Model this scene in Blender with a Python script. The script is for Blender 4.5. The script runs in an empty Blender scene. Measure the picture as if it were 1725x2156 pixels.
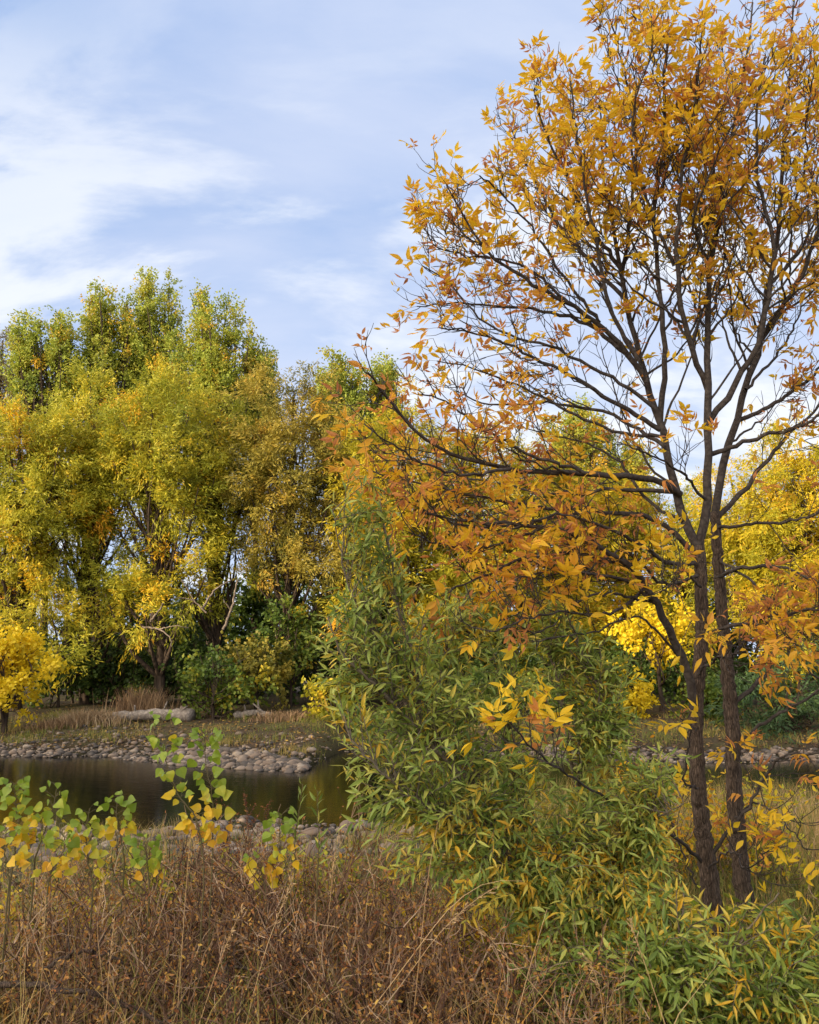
import bpy, math, random
import numpy as np
from mathutils import Vector

# ------------------------------------------------------------------ camera, sky, sun, exposure
S = bpy.context.scene
C = S.collection
PITCH = math.radians(10.4)
EYE = np.array([0.0, 0.0, 1.6])
FO = 1737.6                      # focal length in units of a 1725 x 2156 picture
cam = bpy.data.cameras.new('camera')
cam_o = bpy.data.objects.new('camera', cam)
C.objects.link(cam_o)
cam_o.location = EYE
cam_o.rotation_euler = (math.pi / 2 + PITCH, 0, 0)
cam.sensor_fit = 'VERTICAL'
cam.sensor_height = 24.0
cam.lens = 24.0 * FO / 2156.0
cam.clip_start = 0.05
cam.clip_end = 3000
S.camera = cam_o

SUN_EL, SUN_AZ = math.radians(9.0), math.radians(180 + 55)     # azimuth from +Y towards +X
sdir = Vector((math.sin(SUN_AZ) * math.cos(SUN_EL), math.cos(SUN_AZ) * math.cos(SUN_EL), math.sin(SUN_EL)))
sun = bpy.data.lights.new('sun', 'SUN')
sun.energy = 5.0
sun.angle = math.radians(0.5)
sun.color = (1.0, 0.80, 0.54)
sun_o = bpy.data.objects.new('sun', sun)
C.objects.link(sun_o)
sun_o.rotation_euler = sdir.to_track_quat('Z', 'Y').to_euler()
S.view_settings.view_transform = 'Standard'
S.view_settings.look = 'None'
S.view_settings.exposure = 0.65
S.view_settings.gamma = 1.0
S.cycles.max_bounces = 6
S.cycles.diffuse_bounces = 3
S.cycles.transmission_bounces = 4
S.cycles.transparent_max_bounces = 6

W = bpy.data.worlds.new('World')
S.world = W
W.use_nodes = True
nt = W.node_tree
nt.nodes.clear()
def N(tree, typ, **kw):
    n = tree.nodes.new(typ)
    for k, v in kw.items():
        if k in n.inputs: n.inputs[k].default_value = v
        else: setattr(n, k, v)
    return n
def math_n(tree, op, a, b=None, clamp=False):
    n = tree.nodes.new('ShaderNodeMath'); n.operation = op; n.use_clamp = clamp
    for i, v in enumerate((a, b)):
        if v is None: continue
        if isinstance(v, (int, float)): n.inputs[i].default_value = v
        else: tree.links.new(v, n.inputs[i])
    return n.outputs[0]
def ramp(tree, fac, stops, interp='LINEAR'):
    n = tree.nodes.new('ShaderNodeValToRGB')
    cr = n.color_ramp; cr.interpolation = interp
    while len(cr.elements) < len(stops): cr.elements.new(0.5)
    for e, (p, c) in zip(cr.elements, stops):
        e.position = p
        e.color = tuple(c) + (1,) if len(c) == 3 else c
    tree.links.new(fac, n.inputs[0])
    return n.outputs[0]
def mixc(tree, fac, a, b, mode='MIX'):
    n = tree.nodes.new('ShaderNodeMix'); n.data_type = 'RGBA'; n.blend_type = mode
    for i, v in ((0, fac), (6, a), (7, b)):
        if isinstance(v, (int, float)): n.inputs[i].default_value = v
        elif isinstance(v, tuple): n.inputs[i].default_value = v + (1,) if len(v) == 3 else v
        else: tree.links.new(v, n.inputs[i])
    return n.outputs[2]

sky = N(nt, 'ShaderNodeTexSky')
sky.sky_type = 'NISHITA'; sky.sun_disc = False
sky.sun_elevation = SUN_EL; sky.sun_rotation = SUN_AZ
sky.air_density = 1.0; sky.dust_density = 0.6; sky.ozone_density = 1.5
tc = N(nt, 'ShaderNodeTexCoord')
sep = N(nt, 'ShaderNodeSeparateXYZ'); nt.links.new(tc.outputs['Generated'], sep.inputs[0])
zz = math_n(nt, 'ADD', math_n(nt, 'MAXIMUM', sep.outputs[2], 0.0), 0.38)
cu = math_n(nt, 'DIVIDE', sep.outputs[0], zz)
cv = math_n(nt, 'DIVIDE', sep.outputs[1], zz)
comb = N(nt, 'ShaderNodeCombineXYZ'); nt.links.new(cu, comb.inputs[0]); nt.links.new(cv, comb.inputs[1])
mp = N(nt, 'ShaderNodeMapping'); nt.links.new(comb.outputs[0], mp.inputs[0])
mp.inputs['Location'].default_value = (7.7, 2.6, 0.0)
mp.inputs['Rotation'].default_value = (0, 0, math.radians(55))
mp.inputs['Scale'].default_value = (0.9, 1.9, 1)
n1 = N(nt, 'ShaderNodeTexNoise', Scale=1.1, Detail=8.0, Roughness=0.56, Distortion=0.35)
nt.links.new(mp.outputs[0], n1.inputs['Vector'])
n2 = N(nt, 'ShaderNodeTexNoise', Scale=2.3, Detail=9.0, Roughness=0.58, Distortion=0.3)
nt.links.new(mp.outputs[0], n2.inputs['Vector'])
thin = ramp(nt, n1.outputs[0], [(0.22, (0, 0, 0)), (0.60, (1, 1, 1))], 'EASE')
thick = ramp(nt, n2.outputs[0], [(0.455, (0, 0, 0)), (0.62, (1, 1, 1))], 'EASE')
SKY_S = 0.15
base = mixc(nt, 1.0, sky.outputs[0], (SKY_S, SKY_S, SKY_S), 'MULTIPLY')
hz = ramp(nt, sep.outputs[2], [(0.02, (1, 1, 1)), (0.5, (0, 0, 0))])
c0 = mixc(nt, 0.75, base, (0.21, 0.34, 0.62))
thinf = math_n(nt, 'MULTIPLY', thin, 0.84)
c1 = mixc(nt, thinf, c0, (0.45, 0.50, 0.63))
lowf = math_n(nt, 'MULTIPLY', hz, 0.5)
c1b = mixc(nt, lowf, c1, (0.46, 0.55, 0.71))
thf = math_n(nt, 'MULTIPLY', math_n(nt, 'MULTIPLY', thick, ramp(nt, sep.outputs[2], [(0.12, (1, 1, 1)), (0.5, (.75, .75, .75)), (0.66, (0.1, 0.1, 0.1))])), 0.8)
c2 = mixc(nt, thf, c1b, (0.70, 0.71, 0.72))
dotn = N(nt, 'ShaderNodeVectorMath'); dotn.operation = 'DOT_PRODUCT'
nt.links.new(tc.outputs['Generated'], dotn.inputs[0]); dotn.inputs[1].default_value = tuple(sdir)
gl_ = math_n(nt, 'POWER', math_n(nt, 'MAXIMUM', dotn.outputs['Value'], 0.0), 1.4)
c2 = mixc(nt, gl_, c2, (3.2, 2.8, 2.3))            # sky glow added towards the low sun, out of view, to fill the foreground
bg = N(nt, 'ShaderNodeBackground'); bg.inputs[1].default_value = 1.0
nt.links.new(c2, bg.inputs[0])
wo = N(nt, 'ShaderNodeOutputWorld'); nt.links.new(bg.outputs[0], wo.inputs[0])

# ------------------------------------------------------------------ helpers
R = np.random.default_rng(7)
random.seed(7)
cp, sp_ = math.cos(PITCH), math.sin(PITCH)
def P(ox, oy, Y):
    a = (ox - 862.5) / FO; b = (1078 - oy) / FO
    d = np.array([a, cp - b * sp_, sp_ + b * cp])
    return EYE + d * (Y / d[1])
def upx(Y): return Y / cp / FO       # metres per picture unit at that distance

def shore(x):
    x = np.asarray(x, float)
    return np.interp(x, [-60, -14, -9, -5.5, -3.4, -2.6, -2.2, -0.5, 3, 6, 12, 60],
                     [25.5, 25.0, 24.2, 22.4, 21.2, 21.0, 25.6, 25.8, 24.6, 23.2, 23.0, 24]) + 0.25 * np.sin(x * 1.3) * (np.abs(x + 3) > 2)
def ground_z(x, y):
    x = np.asarray(x, float); y = np.asarray(y, float)
    w0 = 14.1 + 0.5 * np.sin(x * 0.35 + 1.0) + 0.15 * np.sin(x * 1.7)
    near = np.interp(y - w0, [-30, -8.5, -6, -3.2, 0, 1.2, 4], [0.0, 0.0, -0.25, -0.72, -1.0, -1.25, -1.7])
    far = np.interp(y - shore(x), [-4, -1, 0, 1.0, 3, 6, 10, 60, 3000], [-1.7, -1.2, -1.0, -0.86, -0.62, -0.33, -0.05, 0.2, 0.2])
    z = np.where(y < 18, near, far)
    bump = 0.035 * np.sin(x * 1.9 + y * 0.7) * np.sin(y * 1.6 - x * 0.4) + 0.02 * np.sin(x * 4.3 + 1) * np.sin(y * 3.7)
    return z + bump * np.where((y > 17) & (y < 22), 0, 1)
def G(ox, Y):
    x = P(ox, 1400, Y)[0]
    return np.array([x, Y, float(ground_z(x, Y))])

def unit(v):
    return v / np.maximum(np.linalg.norm(v, axis=-1, keepdims=True), 1e-9)
def rnd_unit(n): return unit(R.normal(size=(n, 3)))
def patch_noise(p, s=1.0, seed=0):
    q = p * s
    return (np.sin(q[:, 0] * 1.3 + seed) * np.sin(q[:, 2] * 1.7 + 2.1 * seed) + np.sin(q[:, 0] * 2.9 - q[:, 2] * 2.2 + q[:, 1] + seed * 3.3) * 0.6
            + np.sin(q[:, 1] * 2.1 + q[:, 2] * 3.7 + seed) * 0.4) * 0.25 + 0.5

class MB:
    """collects vertices and faces; builds ONE mesh object"""
    def __init__(s): s.v = []; s.f = []; s.n = 0; s.t = []
    def add(s, v, faces, t=None):
        v = np.asarray(v, float).reshape(-1, 3)
        s.v.append(v)
        for f in faces: s.f.append(np.asarray(f, np.int64) + s.n)
        s.t.append(np.zeros(len(v)) if t is None else np.asarray(t, float))
        s.n += len(v)
    def mesh(s, name, mat, smooth=False):
        m = bpy.data.meshes.new(name)
        V = np.concatenate(s.v).astype(np.float32) if s.v else np.zeros((0, 3), np.float32)
        loops = np.concatenate([f.ravel() for f in s.f]) if s.f else np.zeros(0, np.int64)
        tot = np.concatenate([np.full(len(f), f.shape[1]) for f in s.f]) if s.f else np.zeros(0, np.int64)
        m.vertices.add(len(V)); m.vertices.foreach_set('co', V.ravel())
        m.loops.add(len(loops)); m.loops.foreach_set('vertex_index', loops.astype(np.int32))
        m.polygons.add(len(tot))
        m.polygons.foreach_set('loop_start', np.concatenate([[0], np.cumsum(tot)[:-1]]).astype(np.int32))
        m.polygons.foreach_set('use_smooth', np.full(len(tot), smooth))
        a = m.attributes.new('t', 'FLOAT', 'POINT'); a.data.foreach_set('value', np.concatenate(s.t).astype(np.float32))
        m.update(calc_edges=True)
        m.materials.append(mat)
        return m
    def build(s, name, mat, parent=None, smooth=False, origin=None):
        if origin is not None:
            for v in s.v: v -= np.asarray(origin)
        o = bpy.data.objects.new(name, s.mesh(name, mat, smooth))
        C.objects.link(o)
        if parent is not None: o.parent = parent
        elif origin is not None: o.location = origin
        return o

def tag(o, label=None, cat=None, group=None, kind=None):
    for k, v in (('label', label), ('category', cat), ('group', group), ('kind', kind)):
        if v: o[k] = v
    return o
def thing(name, loc, label, cat, group=None):
    o = bpy.data.objects.new(name, None); C.objects.link(o)
    o.location = loc; o.empty_display_size = 0.2
    return tag(o, label, cat, group)

def resample(pts, n):
    """Catmull-Rom through the points, n samples by arc length"""
    p = np.asarray(pts, float)
    if len(p) < 3:
        s = np.linspace(0, 1, n)[:, None]
        return p[0] * (1 - s) + p[-1] * s
    q = np.vstack([2 * p[0] - p[1], p, 2 * p[-1] - p[-2]])
    out = []
    for i in range(1, len(q) - 2):
        t = np.linspace(0, 1, 12, endpoint=False)[:, None]
        a, b, c, d = q[i - 1], q[i], q[i + 1], q[i + 2]
        out.append(0.5 * (2 * b + (c - a) * t + (2 * a - 5 * b + 4 * c - d) * t ** 2 + (3 * b - a - 3 * c + d) * t ** 3))
    out = np.vstack(out + [p[-1:]])
    l = np.concatenate([[0], np.cumsum(np.linalg.norm(np.diff(out, axis=0), axis=1))])
    s = np.linspace(0, l[-1], n)
    return np.stack([np.interp(s, l, out[:, k]) for k in range(3)], 1)

def tubes(mb, pts, rad, k=5, t=None, rough=0.0):
    """pts M x N x 3, rad M x N"""
    pts = np.asarray(pts, float); rad = np.asarray(rad, float)
    if pts.ndim == 2: pts = pts[None]; rad = rad[None]
    M, n, _ = pts.shape
    if M == 0: return
    tan = unit(np.gradient(pts, axis=1))
    main = unit(pts[:, -1] - pts[:, 0])
    ref = np.where(np.abs(main[:, :1]) < 0.8, np.array([[1.0, 0, 0]]), np.array([[0, 1.0, 0]]))[:, None, :]
    u = unit(np.cross(tan, np.broadcast_to(ref, tan.shape))); w = np.cross(tan, u)
    a = np.arange(k) * 2 * math.pi / k
    rr = rad[:, :, None] * (1 + (rough * R.normal(size=(M, n, k)) if rough else 0))
    V = pts[:, :, None] + rr[..., None] * (np.cos(a)[None, None, :, None] * u[:, :, None] + np.sin(a)[None, None, :, None] * w[:, :, None])
    i = np.arange(n - 1)[:, None] * k; j = np.arange(k)[None]; jn = (j + 1) % k
    q = np.stack([i + j, i + jn, i + k + jn, i + k + j], -1).reshape(-1, 4)
    F = (q[None] + (np.arange(M) * n * k)[:, None, None]).reshape(-1, 4)
    tv = None if t is None else np.repeat(np.asarray(t, float), n * k)
    mb.add(V.reshape(-1, 3), [F], tv)
    if k >= 5:
        caps = np.stack([np.arange(k) + (n - 1) * k + m * n * k for m in range(M)])
        mb.f.append(caps + mb.n - M * n * k)

def leaf_tpl(profile, fold=0.25):
    """(v, half width) rows -> template verts (u, v, w) and faces"""
    vs = [(0, v, 0) for v, _ in profile]
    n = len(profile); rows = [i for i in range(n) if profile[i][1] > 0]
    L, Rr = {}, {}
    for i in rows:
        v, h = profile[i]
        L[i] = len(vs); vs.append((-h, v, fold * h))
        Rr[i] = len(vs); vs.append((h, v, fold * h))
    tri, quad = [], []
    for i in range(n - 1):
        for D, flip in ((L, False), (Rr, True)):
            if i in D and i + 1 in D: f = [i, i + 1, D[i + 1], D[i]]
            elif i + 1 in D: f = [i, i + 1, D[i + 1]]
            elif i in D: f = [i, i + 1, D[i]]
            else: continue
            if flip: f = f[::-1]
            (quad if len(f) == 4 else tri).append(f)
    fs = []
    if tri: fs.append(np.array(tri))
    if quad: fs.append(np.array(quad))
    return np.array(vs, float), fs
RHOMB = (np.array([(0, 0, 0), (-.5, .45, .06), (0, 1, 0), (.5, .45, .06)]), [np.array([[0, 3, 2, 1]])])
ASHLEAF = leaf_tpl([(0, 0), (.16, .3), (.38, .5), (.66, .36), (.86, .12), (1, 0)], 0.35)
WILLOWLEAF = leaf_tpl([(0, 0), (.18, .36), (.42, .5), (.72, .3), (1, 0)], 0.45)
COTTONLEAF = leaf_tpl([(0, 0), (.02, .27), (.10, .44), (.25, .52), (.42, .47), (.6, .33), (.76, .18), (.9, .06), (1, 0)], 0.2)
SMALLLEAF = leaf_tpl([(0, 0), (.3, .45), (.65, .4), (1, 0)], 0.3)
def leaves(mb, pos, d, nrm, L, Wd, t, tpl=RHOMB, curl=0.0):
    pos = np.asarray(pos, float); n = len(pos)
    if n == 0: return
    d = unit(d); side = unit(np.cross(d, nrm)); nn = np.cross(side, d)
    L = np.broadcast_to(L, (n,)); Wd = np.broadcast_to(Wd, (n,)); curl = np.broadcast_to(curl, (n,))
    tv, tf = tpl; k = len(tv)
    V = (pos[:, None] + d[:, None] * (tv[None, :, 1:2] * L[:, None, None] * (1 - 0.25 * np.abs(curl)[:, None, None] * tv[None, :, 1:2]))
         + side[:, None] * (tv[None, :, 0:1] * Wd[:, None, None])
         + nn[:, None] * (tv[None, :, 2:3] * Wd[:, None, None] + curl[:, None, None] * tv[None, :, 1:2] ** 2 * L[:, None, None]))
    F = [(f[None] + (np.arange(n) * k)[:, None, None]).reshape(-1, f.shape[1]) for f in tf]
    mb.add(V.reshape(-1, 3), F, np.repeat(np.broadcast_to(t, (n,)), k))

# ------------------------------------------------------------------ materials
def new_mat(name):
    m = bpy.data.materials.new(name); m.use_nodes = True
    m.node_tree.nodes.clear()
    return m, m.node_tree
def finish(tree, sh):
    o = tree.nodes.new('ShaderNodeOutputMaterial'); tree.links.new(sh, o.inputs[0])
def leaf_mat(name, stops, trans=0.35, rough=0.55, spec=0.3, vein=0.0):
    m, t = new_mat(name)
    at = N(t, 'ShaderNodeAttribute'); at.attribute_name = 't'
    geo = N(t, 'ShaderNodeNewGeometry')
    no = N(t, 'ShaderNodeTexNoise', Scale=vein or 9.0, Detail=3.0, Roughness=0.6)
    t.links.new(geo.outputs['Position'], no.inputs['Vector'])
    f = math_n(t, 'ADD', at.outputs['Fac'], math_n(t, 'MULTIPLY', math_n(t, 'SUBTRACT', no.outputs[0], 0.5), 0.35))
    col = ramp(t, f, stops)
    pb = N(t, 'ShaderNodeBsdfPrincipled', Roughness=rough)
    pb.inputs['Specular IOR Level'].default_value = spec
    t.links.new(col, pb.inputs['Base Color'])
    tr = N(t, 'ShaderNodeBsdfTranslucent'); t.links.new(col, tr.inputs[0])
    mx = N(t, 'ShaderNodeMixShader'); mx.inputs[0].default_value = trans
    t.links.new(pb.outputs[0], mx.inputs[1]); t.links.new(tr.outputs[0], mx.inputs[2])
    finish(t, mx.outputs[0])
    return m
def bark_mat(name, c1, c2, scale=(30, 30, 6), bump=0.6, dist=0.02):
    m, t = new_mat(name)
    tcn = N(t, 'ShaderNodeTexCoord')
    mpn = N(t, 'ShaderNodeMapping'); mpn.inputs['Scale'].default_value = scale
    t.links.new(tcn.outputs['Object'], mpn.inputs[0])
    no = N(t, 'ShaderNodeTexNoise', Scale=1.0, Detail=6.0, Roughness=0.65, Distortion=0.6)
    t.links.new(mpn.outputs[0], no.inputs['Vector'])
    vo = N(t, 'ShaderNodeTexVoronoi', Scale=1.3); vo.feature = 'DISTANCE_TO_EDGE'
    t.links.new(mpn.outputs[0], vo.inputs['Vector'])
    hh = math_n(t, 'ADD', math_n(t, 'MINIMUM', vo.outputs[0], 0.35), no.outputs[0])
    col = ramp(t, hh, [(0.35, c1), (0.95, c2)])
    pb = N(t, 'ShaderNodeBsdfPrincipled', Roughness=0.9)
    pb.inputs['Specular IOR Level'].default_value = 0.2
    t.links.new(col, pb.inputs['Base Color'])
    b = N(t, 'ShaderNodeBump', Strength=bump, Distance=dist); t.links.new(hh, b.inputs['Height'])
    t.links.new(b.outputs[0], pb.inputs['Normal'])
    finish(t, pb.outputs[0])
    return m
def attr_mat(name, stops, rough=0.9, noise=20.0, amp=0.4, spec=0.2, trans=0.0):
    m, t = new_mat(name)
    at = N(t, 'ShaderNodeAttribute'); at.attribute_name = 't'
    geo = N(t, 'ShaderNodeNewGeometry')
    no = N(t, 'ShaderNodeTexNoise', Scale=noise, Detail=4.0, Roughness=0.65)
    t.links.new(geo.outputs['Position'], no.inputs['Vector'])
    f = math_n(t, 'ADD', at.outputs['Fac'], math_n(t, 'MULTIPLY', math_n(t, 'SUBTRACT', no.outputs[0], 0.5), amp))
    col = ramp(t, f, stops)
    pb = N(t, 'ShaderNodeBsdfPrincipled', Roughness=rough)
    pb.inputs['Specular IOR Level'].default_value = spec
    t.links.new(col, pb.inputs['Base Color'])
    sh = pb.outputs[0]
    if trans:
        tr = N(t, 'ShaderNodeBsdfTranslucent'); t.links.new(col, tr.inputs[0])
        mx = N(t, 'ShaderNodeMixShader'); mx.inputs[0].default_value = trans
        t.links.new(sh, mx.inputs[1]); t.links.new(tr.outputs[0], mx.inputs[2]); sh = mx.outputs[0]
    finish(t, sh)
    return m

M = {}
M['willow'] = leaf_mat('willow_foliage', [(0.0, (.10, .13, .014)), (.38, (.29, .305, .026)), (.66, (.52, .46, .038)), (.85, (.70, .46, .02)), (1, (.66, .30, .02))], .38)
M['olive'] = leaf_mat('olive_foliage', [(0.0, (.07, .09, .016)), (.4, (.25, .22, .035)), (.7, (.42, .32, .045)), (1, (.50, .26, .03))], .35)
M['lime'] = leaf_mat('yellow_willow_foliage', [(0.0, (.14, .16, .012)), (.4, (.36, .33, .02)), (.7, (.56, .43, .02)), (1, (.66, .34, .02))], .38)
M['cotton'] = leaf_mat('cottonwood_foliage', [(0.0, (.10, .16, .03)), (.45, (.33, .38, .05)), (.72, (.38, .34, .04)), (1, (.62, .36, .03))], .38)
M['grey'] = leaf_mat('grey_green_foliage', [(0.0, (.07, .08, .035)), (.6, (.17, .14, .05)), (1, (.25, .17, .05))], .3)
M['maple'] = leaf_mat('golden_maple_foliage', [(0.0, (.50, .38, .015)), (.5, (.70, .53, .018)), (1, (.78, .60, .03))], .42)
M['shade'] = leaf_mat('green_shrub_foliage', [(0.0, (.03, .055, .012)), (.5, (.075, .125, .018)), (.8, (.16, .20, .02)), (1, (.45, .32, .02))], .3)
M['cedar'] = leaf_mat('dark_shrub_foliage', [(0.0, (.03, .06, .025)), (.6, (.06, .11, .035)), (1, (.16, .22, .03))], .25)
M['ash'] = leaf_mat('ash_leaf', [(0.0, (.44, .17, .065)), (.28, (.64, .27, .06)), (.5, (.74, .38, .035)), (.75, (.80, .50, .022)), (1, (.84, .58, .03))], .5, .5, .35, 30)
M['wleaf'] = leaf_mat('willow_leaf', [(0.0, (.06, .115, .018)), (.4, (.245, .315, .055)), (.62, (.44, .46, .10)), (.8, (.58, .42, .045)), (1, (.60, .33, .02))], .32, .45, .4, 30)
M['cleaf'] = leaf_mat('cottonwood_leaf', [(0.0, (.15, .235, .02)), (.4, (.28, .36, .03)), (.58, (.48, .43, .03)), (.8, (.70, .46, .02)), (1, (.66, .33, .025))], .40, .45, .4, 30)
M['dry'] = leaf_mat('dry_leaf', [(0.0, (.12, .035, .02)), (.4, (.27, .11, .04)), (.7, (.42, .22, .06)), (1, (.52, .34, .07))], .25, .7, .2, 30)
M['ashbark'] = bark_mat('ash_bark', (.016, .011, .009), (.17, .122, .09), (75, 75, 13), 1.0, .02)
M['twig'] = bark_mat('ash_twig_bark', (.028, .022, .02), (.085, .07, .06), (20, 20, 20), .3)
M['farbark'] = bark_mat('river_tree_bark', (.022, .016, .012), (.085, .06, .043), (5, 5, 1.2), .6, .05)
M['palewood'] = bark_mat('bleached_wood', (.08, .062, .048), (.24, .195, .155), (6, 6, 6), .5, .03)
M['log'] = bark_mat('log_wood', (.12, .10, .085), (.36, .31, .26), (6, 6, 6), .5, .03)
M['wbark'] = bark_mat('willow_bark', (.075, .06, .042), (.20, .165, .12), (25, 25, 25), .3)
M['redstem'] = attr_mat('shrub_stem', [(0, (.03, .017, .014)), (.45, (.125, .066, .042)), (.75, (.27, .175, .105)), (1, (.40, .29, .19))], .8, 15, .3)
M['greenstem'] = attr_mat('sapling_stem', [(0, (.11, .09, .04)), (1, (.24, .18, .08))], .6, 15, .3)
M['grass'] = attr_mat('grass_blades', [(0, (.08, .12, .025)), (.35, (.23, .22, .05)), (.6, (.40, .28, .10)), (.85, (.52, .37, .17)), (1, (.58, .30, .07))], .7, 6, .3, .2, .25)
M['straw'] = attr_mat('dry_straw', [(0, (.40, .24, .10)), (1, (.60, .42, .22))], .6, 10, .3, .3, .2)
M['litter'] = leaf_mat('fallen_leaves', [(0, (.06, .035, .022)), (.5, (.16, .085, .035)), (.8, (.30, .18, .05)), (1, (.46, .29, .05))], .2)
M['reed'] = attr_mat('rusty_dry_reed', [(0, (.13, .075, .04)), (.5, (.28, .18, .095)), (1, (.42, .32, .19))], .8, 4, .4)

def stone_mat(name):
    m, t = new_mat(name)
    at = N(t, 'ShaderNodeAttribute'); at.attribute_name = 't'
    oi = N(t, 'ShaderNodeObjectInfo')
    geo = N(t, 'ShaderNodeNewGeometry')
    no = N(t, 'ShaderNodeTexNoise', Scale=9.0, Detail=6.0, Roughness=0.7)
    t.links.new(geo.outputs['Position'], no.inputs['Vector'])
    r = math_n(t, 'FRACT', math_n(t, 'ADD', at.outputs['Fac'], oi.outputs['Random']))
    f = math_n(t, 'ADD', r, math_n(t, 'MULTIPLY', math_n(t, 'SUBTRACT', no.outputs[0], 0.5), 0.35))
    col = ramp(t, f, [(0, (.05, .043, .038)), (.3, (.10, .082, .068)), (.55, (.17, .122, .088)), (.8, (.21, .16, .118)), (1, (.28, .23, .18))])
    # the wet band just above the river is darker
    spx = N(t, 'ShaderNodeSeparateXYZ'); t.links.new(geo.outputs['Position'], spx.inputs[0])
    wet = ramp(t, math_n(t, 'ADD', math_n(t, 'MULTIPLY', spx.outputs[2], 6.0), 6.6), [(0.35, (.3, .3, .3)), (.75, (1, 1, 1))])
    col = mixc(t, 1.0, col, wet, 'MULTIPLY')
    pb = N(t, 'ShaderNodeBsdfPrincipled', Roughness=0.75)
    pb.inputs['Specular IOR Level'].default_value = .3
    t.links.new(col, pb.inputs['Base Color'])
    b = N(t, 'ShaderNodeBump', Strength=.4, Distance=.02); t.links.new(no.outputs[0], b.inputs['Height'])
    t.links.new(b.outputs[0], pb.inputs['Normal'])
    finish(t, pb.outputs[0])
    return m
M['stone'] = stone_mat('river_stone')

def ground_mat():
    m, t = new_mat('bank_soil')
    geo = N(t, 'ShaderNodeNewGeometry')
    n1 = N(t, 'ShaderNodeTexNoise', Scale=0.55, Detail=6.0, Roughness=0.6); t.links.new(geo.outputs['Position'], n1.inputs['Vector'])
    n2 = N(t, 'ShaderNodeTexNoise', Scale=9.0, Detail=6.0, Roughness=0.7); t.links.new(geo.outputs['Position'], n2.inputs['Vector'])
    c1 = ramp(t, n2.outputs[0], [(.3, (.03, .022, .015)), (.7, (.11, .078, .048))])
    c2 = ramp(t, n2.outputs[0], [(.3, (.045, .05, .016)), (.7, (.125, .10, .042))])
    col = mixc(t, ramp(t, n1.outputs[0], [(.42, (0, 0, 0)), (.6, (1, 1, 1))]), c1, c2)
    spx = N(t, 'ShaderNodeSeparateXYZ'); t.links.new(geo.outputs['Position'], spx.inputs[0])
    wet = ramp(t, math_n(t, 'ADD', math_n(t, 'MULTIPLY', spx.outputs[2], 2.0), 2.1), [(0.0, (.16, .15, .14)), (.9, (1, 1, 1))])
    col = mixc(t, 1.0, col, wet, 'MULTIPLY')
    pb = N(t, 'ShaderNodeBsdfPrincipled', Roughness=0.95); pb.inputs['Specular IOR Level'].default_value = .15
    t.links.new(col, pb.inputs['Base Color'])
    b = N(t, 'ShaderNodeBump', Strength=.7, Distance=.05); t.links.new(n2.outputs[0], b.inputs['Height'])
    t.links.new(b.outputs[0], pb.inputs['Normal'])
    finish(t, pb.outputs[0])
    return m
def water_mat():
    m, t = new_mat('river_water')
    geo = N(t, 'ShaderNodeNewGeometry')
    mpn = N(t, 'ShaderNodeMapping'); mpn.inputs['Scale'].default_value = (1.0, 2.6, 1); mpn.inputs['Rotation'].default_value = (0, 0, .12)
    t.links.new(geo.outputs['Position'], mpn.inputs[0])
    n1 = N(t, 'ShaderNodeTexNoise', Scale=3.4, Detail=5.0, Roughness=0.6, Distortion=.5); t.links.new(mpn.outputs[0], n1.inputs['Vector'])
    pb = N(t, 'ShaderNodeBsdfPrincipled', Roughness=0.04)
    pb.inputs['Specular IOR Level'].default_value = .22; pb.inputs['Base Color'].default_value = (.006, .006, .004, 1); pb.inputs['IOR'].default_value = 1.33
    b = N(t, 'ShaderNodeBump', Strength=.09, Distance=.04); t.links.new(n1.outputs[0], b.inputs['Height'])
    t.links.new(b.outputs[0], pb.inputs['Normal'])
    finish(t, pb.outputs[0])
    return m

# ------------------------------------------------------------------ ground and river
def axis(parts): return np.unique(np.concatenate([np.arange(a, b, s) for a, b, s in parts]))
gx = axis([(-1500, -100, 200), (-100, -30, 8), (-30, 30, 0.4), (30, 100, 8), (100, 1501, 200)])
gy = axis([(-300, -20, 20), (-20, 2, 2), (2, 40, 0.3), (40, 120, 8), (120, 2500, 240)])
X, Yg = np.meshgrid(gx, gy)
Z = ground_z(X, Yg)
mb = MB(); nx, ny = len(gx), len(gy)
idx = np.arange(nx * ny).reshape(ny, nx)
mb.add(np.stack([X, Yg, Z], -1).reshape(-1, 3), [np.stack([idx[:-1, :-1], idx[:-1, 1:], idx[1:, 1:], idx[1:, :-1]], -1).reshape(-1, 4)])
tag(mb.build('ground', ground_mat(), smooth=True), kind='structure')
mb = MB()
mb.add([(-300, 9, -1.0), (300, 9, -1.0), (300, 30, -1.0), (-300, 30, -1.0)], [np.array([[0, 1, 2, 3]])])
tag(mb.build('river', water_mat()), kind='structure')

# ------------------------------------------------------------------ stones
def stone_shape(seed, sub=2):
    import bmesh
    r = np.random.default_rng(seed)
    bm = bmesh.new(); bmesh.ops.create_icosphere(bm, subdivisions=sub, radius=1)
    v = np.array([q.co for q in bm.verts]); f = np.array([[q.index for q in g.verts] for g in bm.faces])
    bm.free()
    for _ in range(4):
        d = unit(r.normal(size=3)); s = v @ d
        v = v - np.clip(s - r.uniform(.55, .8), 0, None)[:, None] * d * .8
    v *= np.array([1, r.uniform(.7, .95), r.uniform(.36, .6)])
    v += 0.03 * np.sin(v[:, [1, 2, 0]] * 5 + r.uniform(0, 6, 3))
    return v, f
stone_meshes, stone_raw = [], []
for i in range(7):
    v, f = stone_shape(50 + i)
    stone_raw.append(stone_shape(50 + i, 1))
    q = MB(); q.add(v, [f]); stone_meshes.append(q.mesh('cobble', M['stone'], True))
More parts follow.
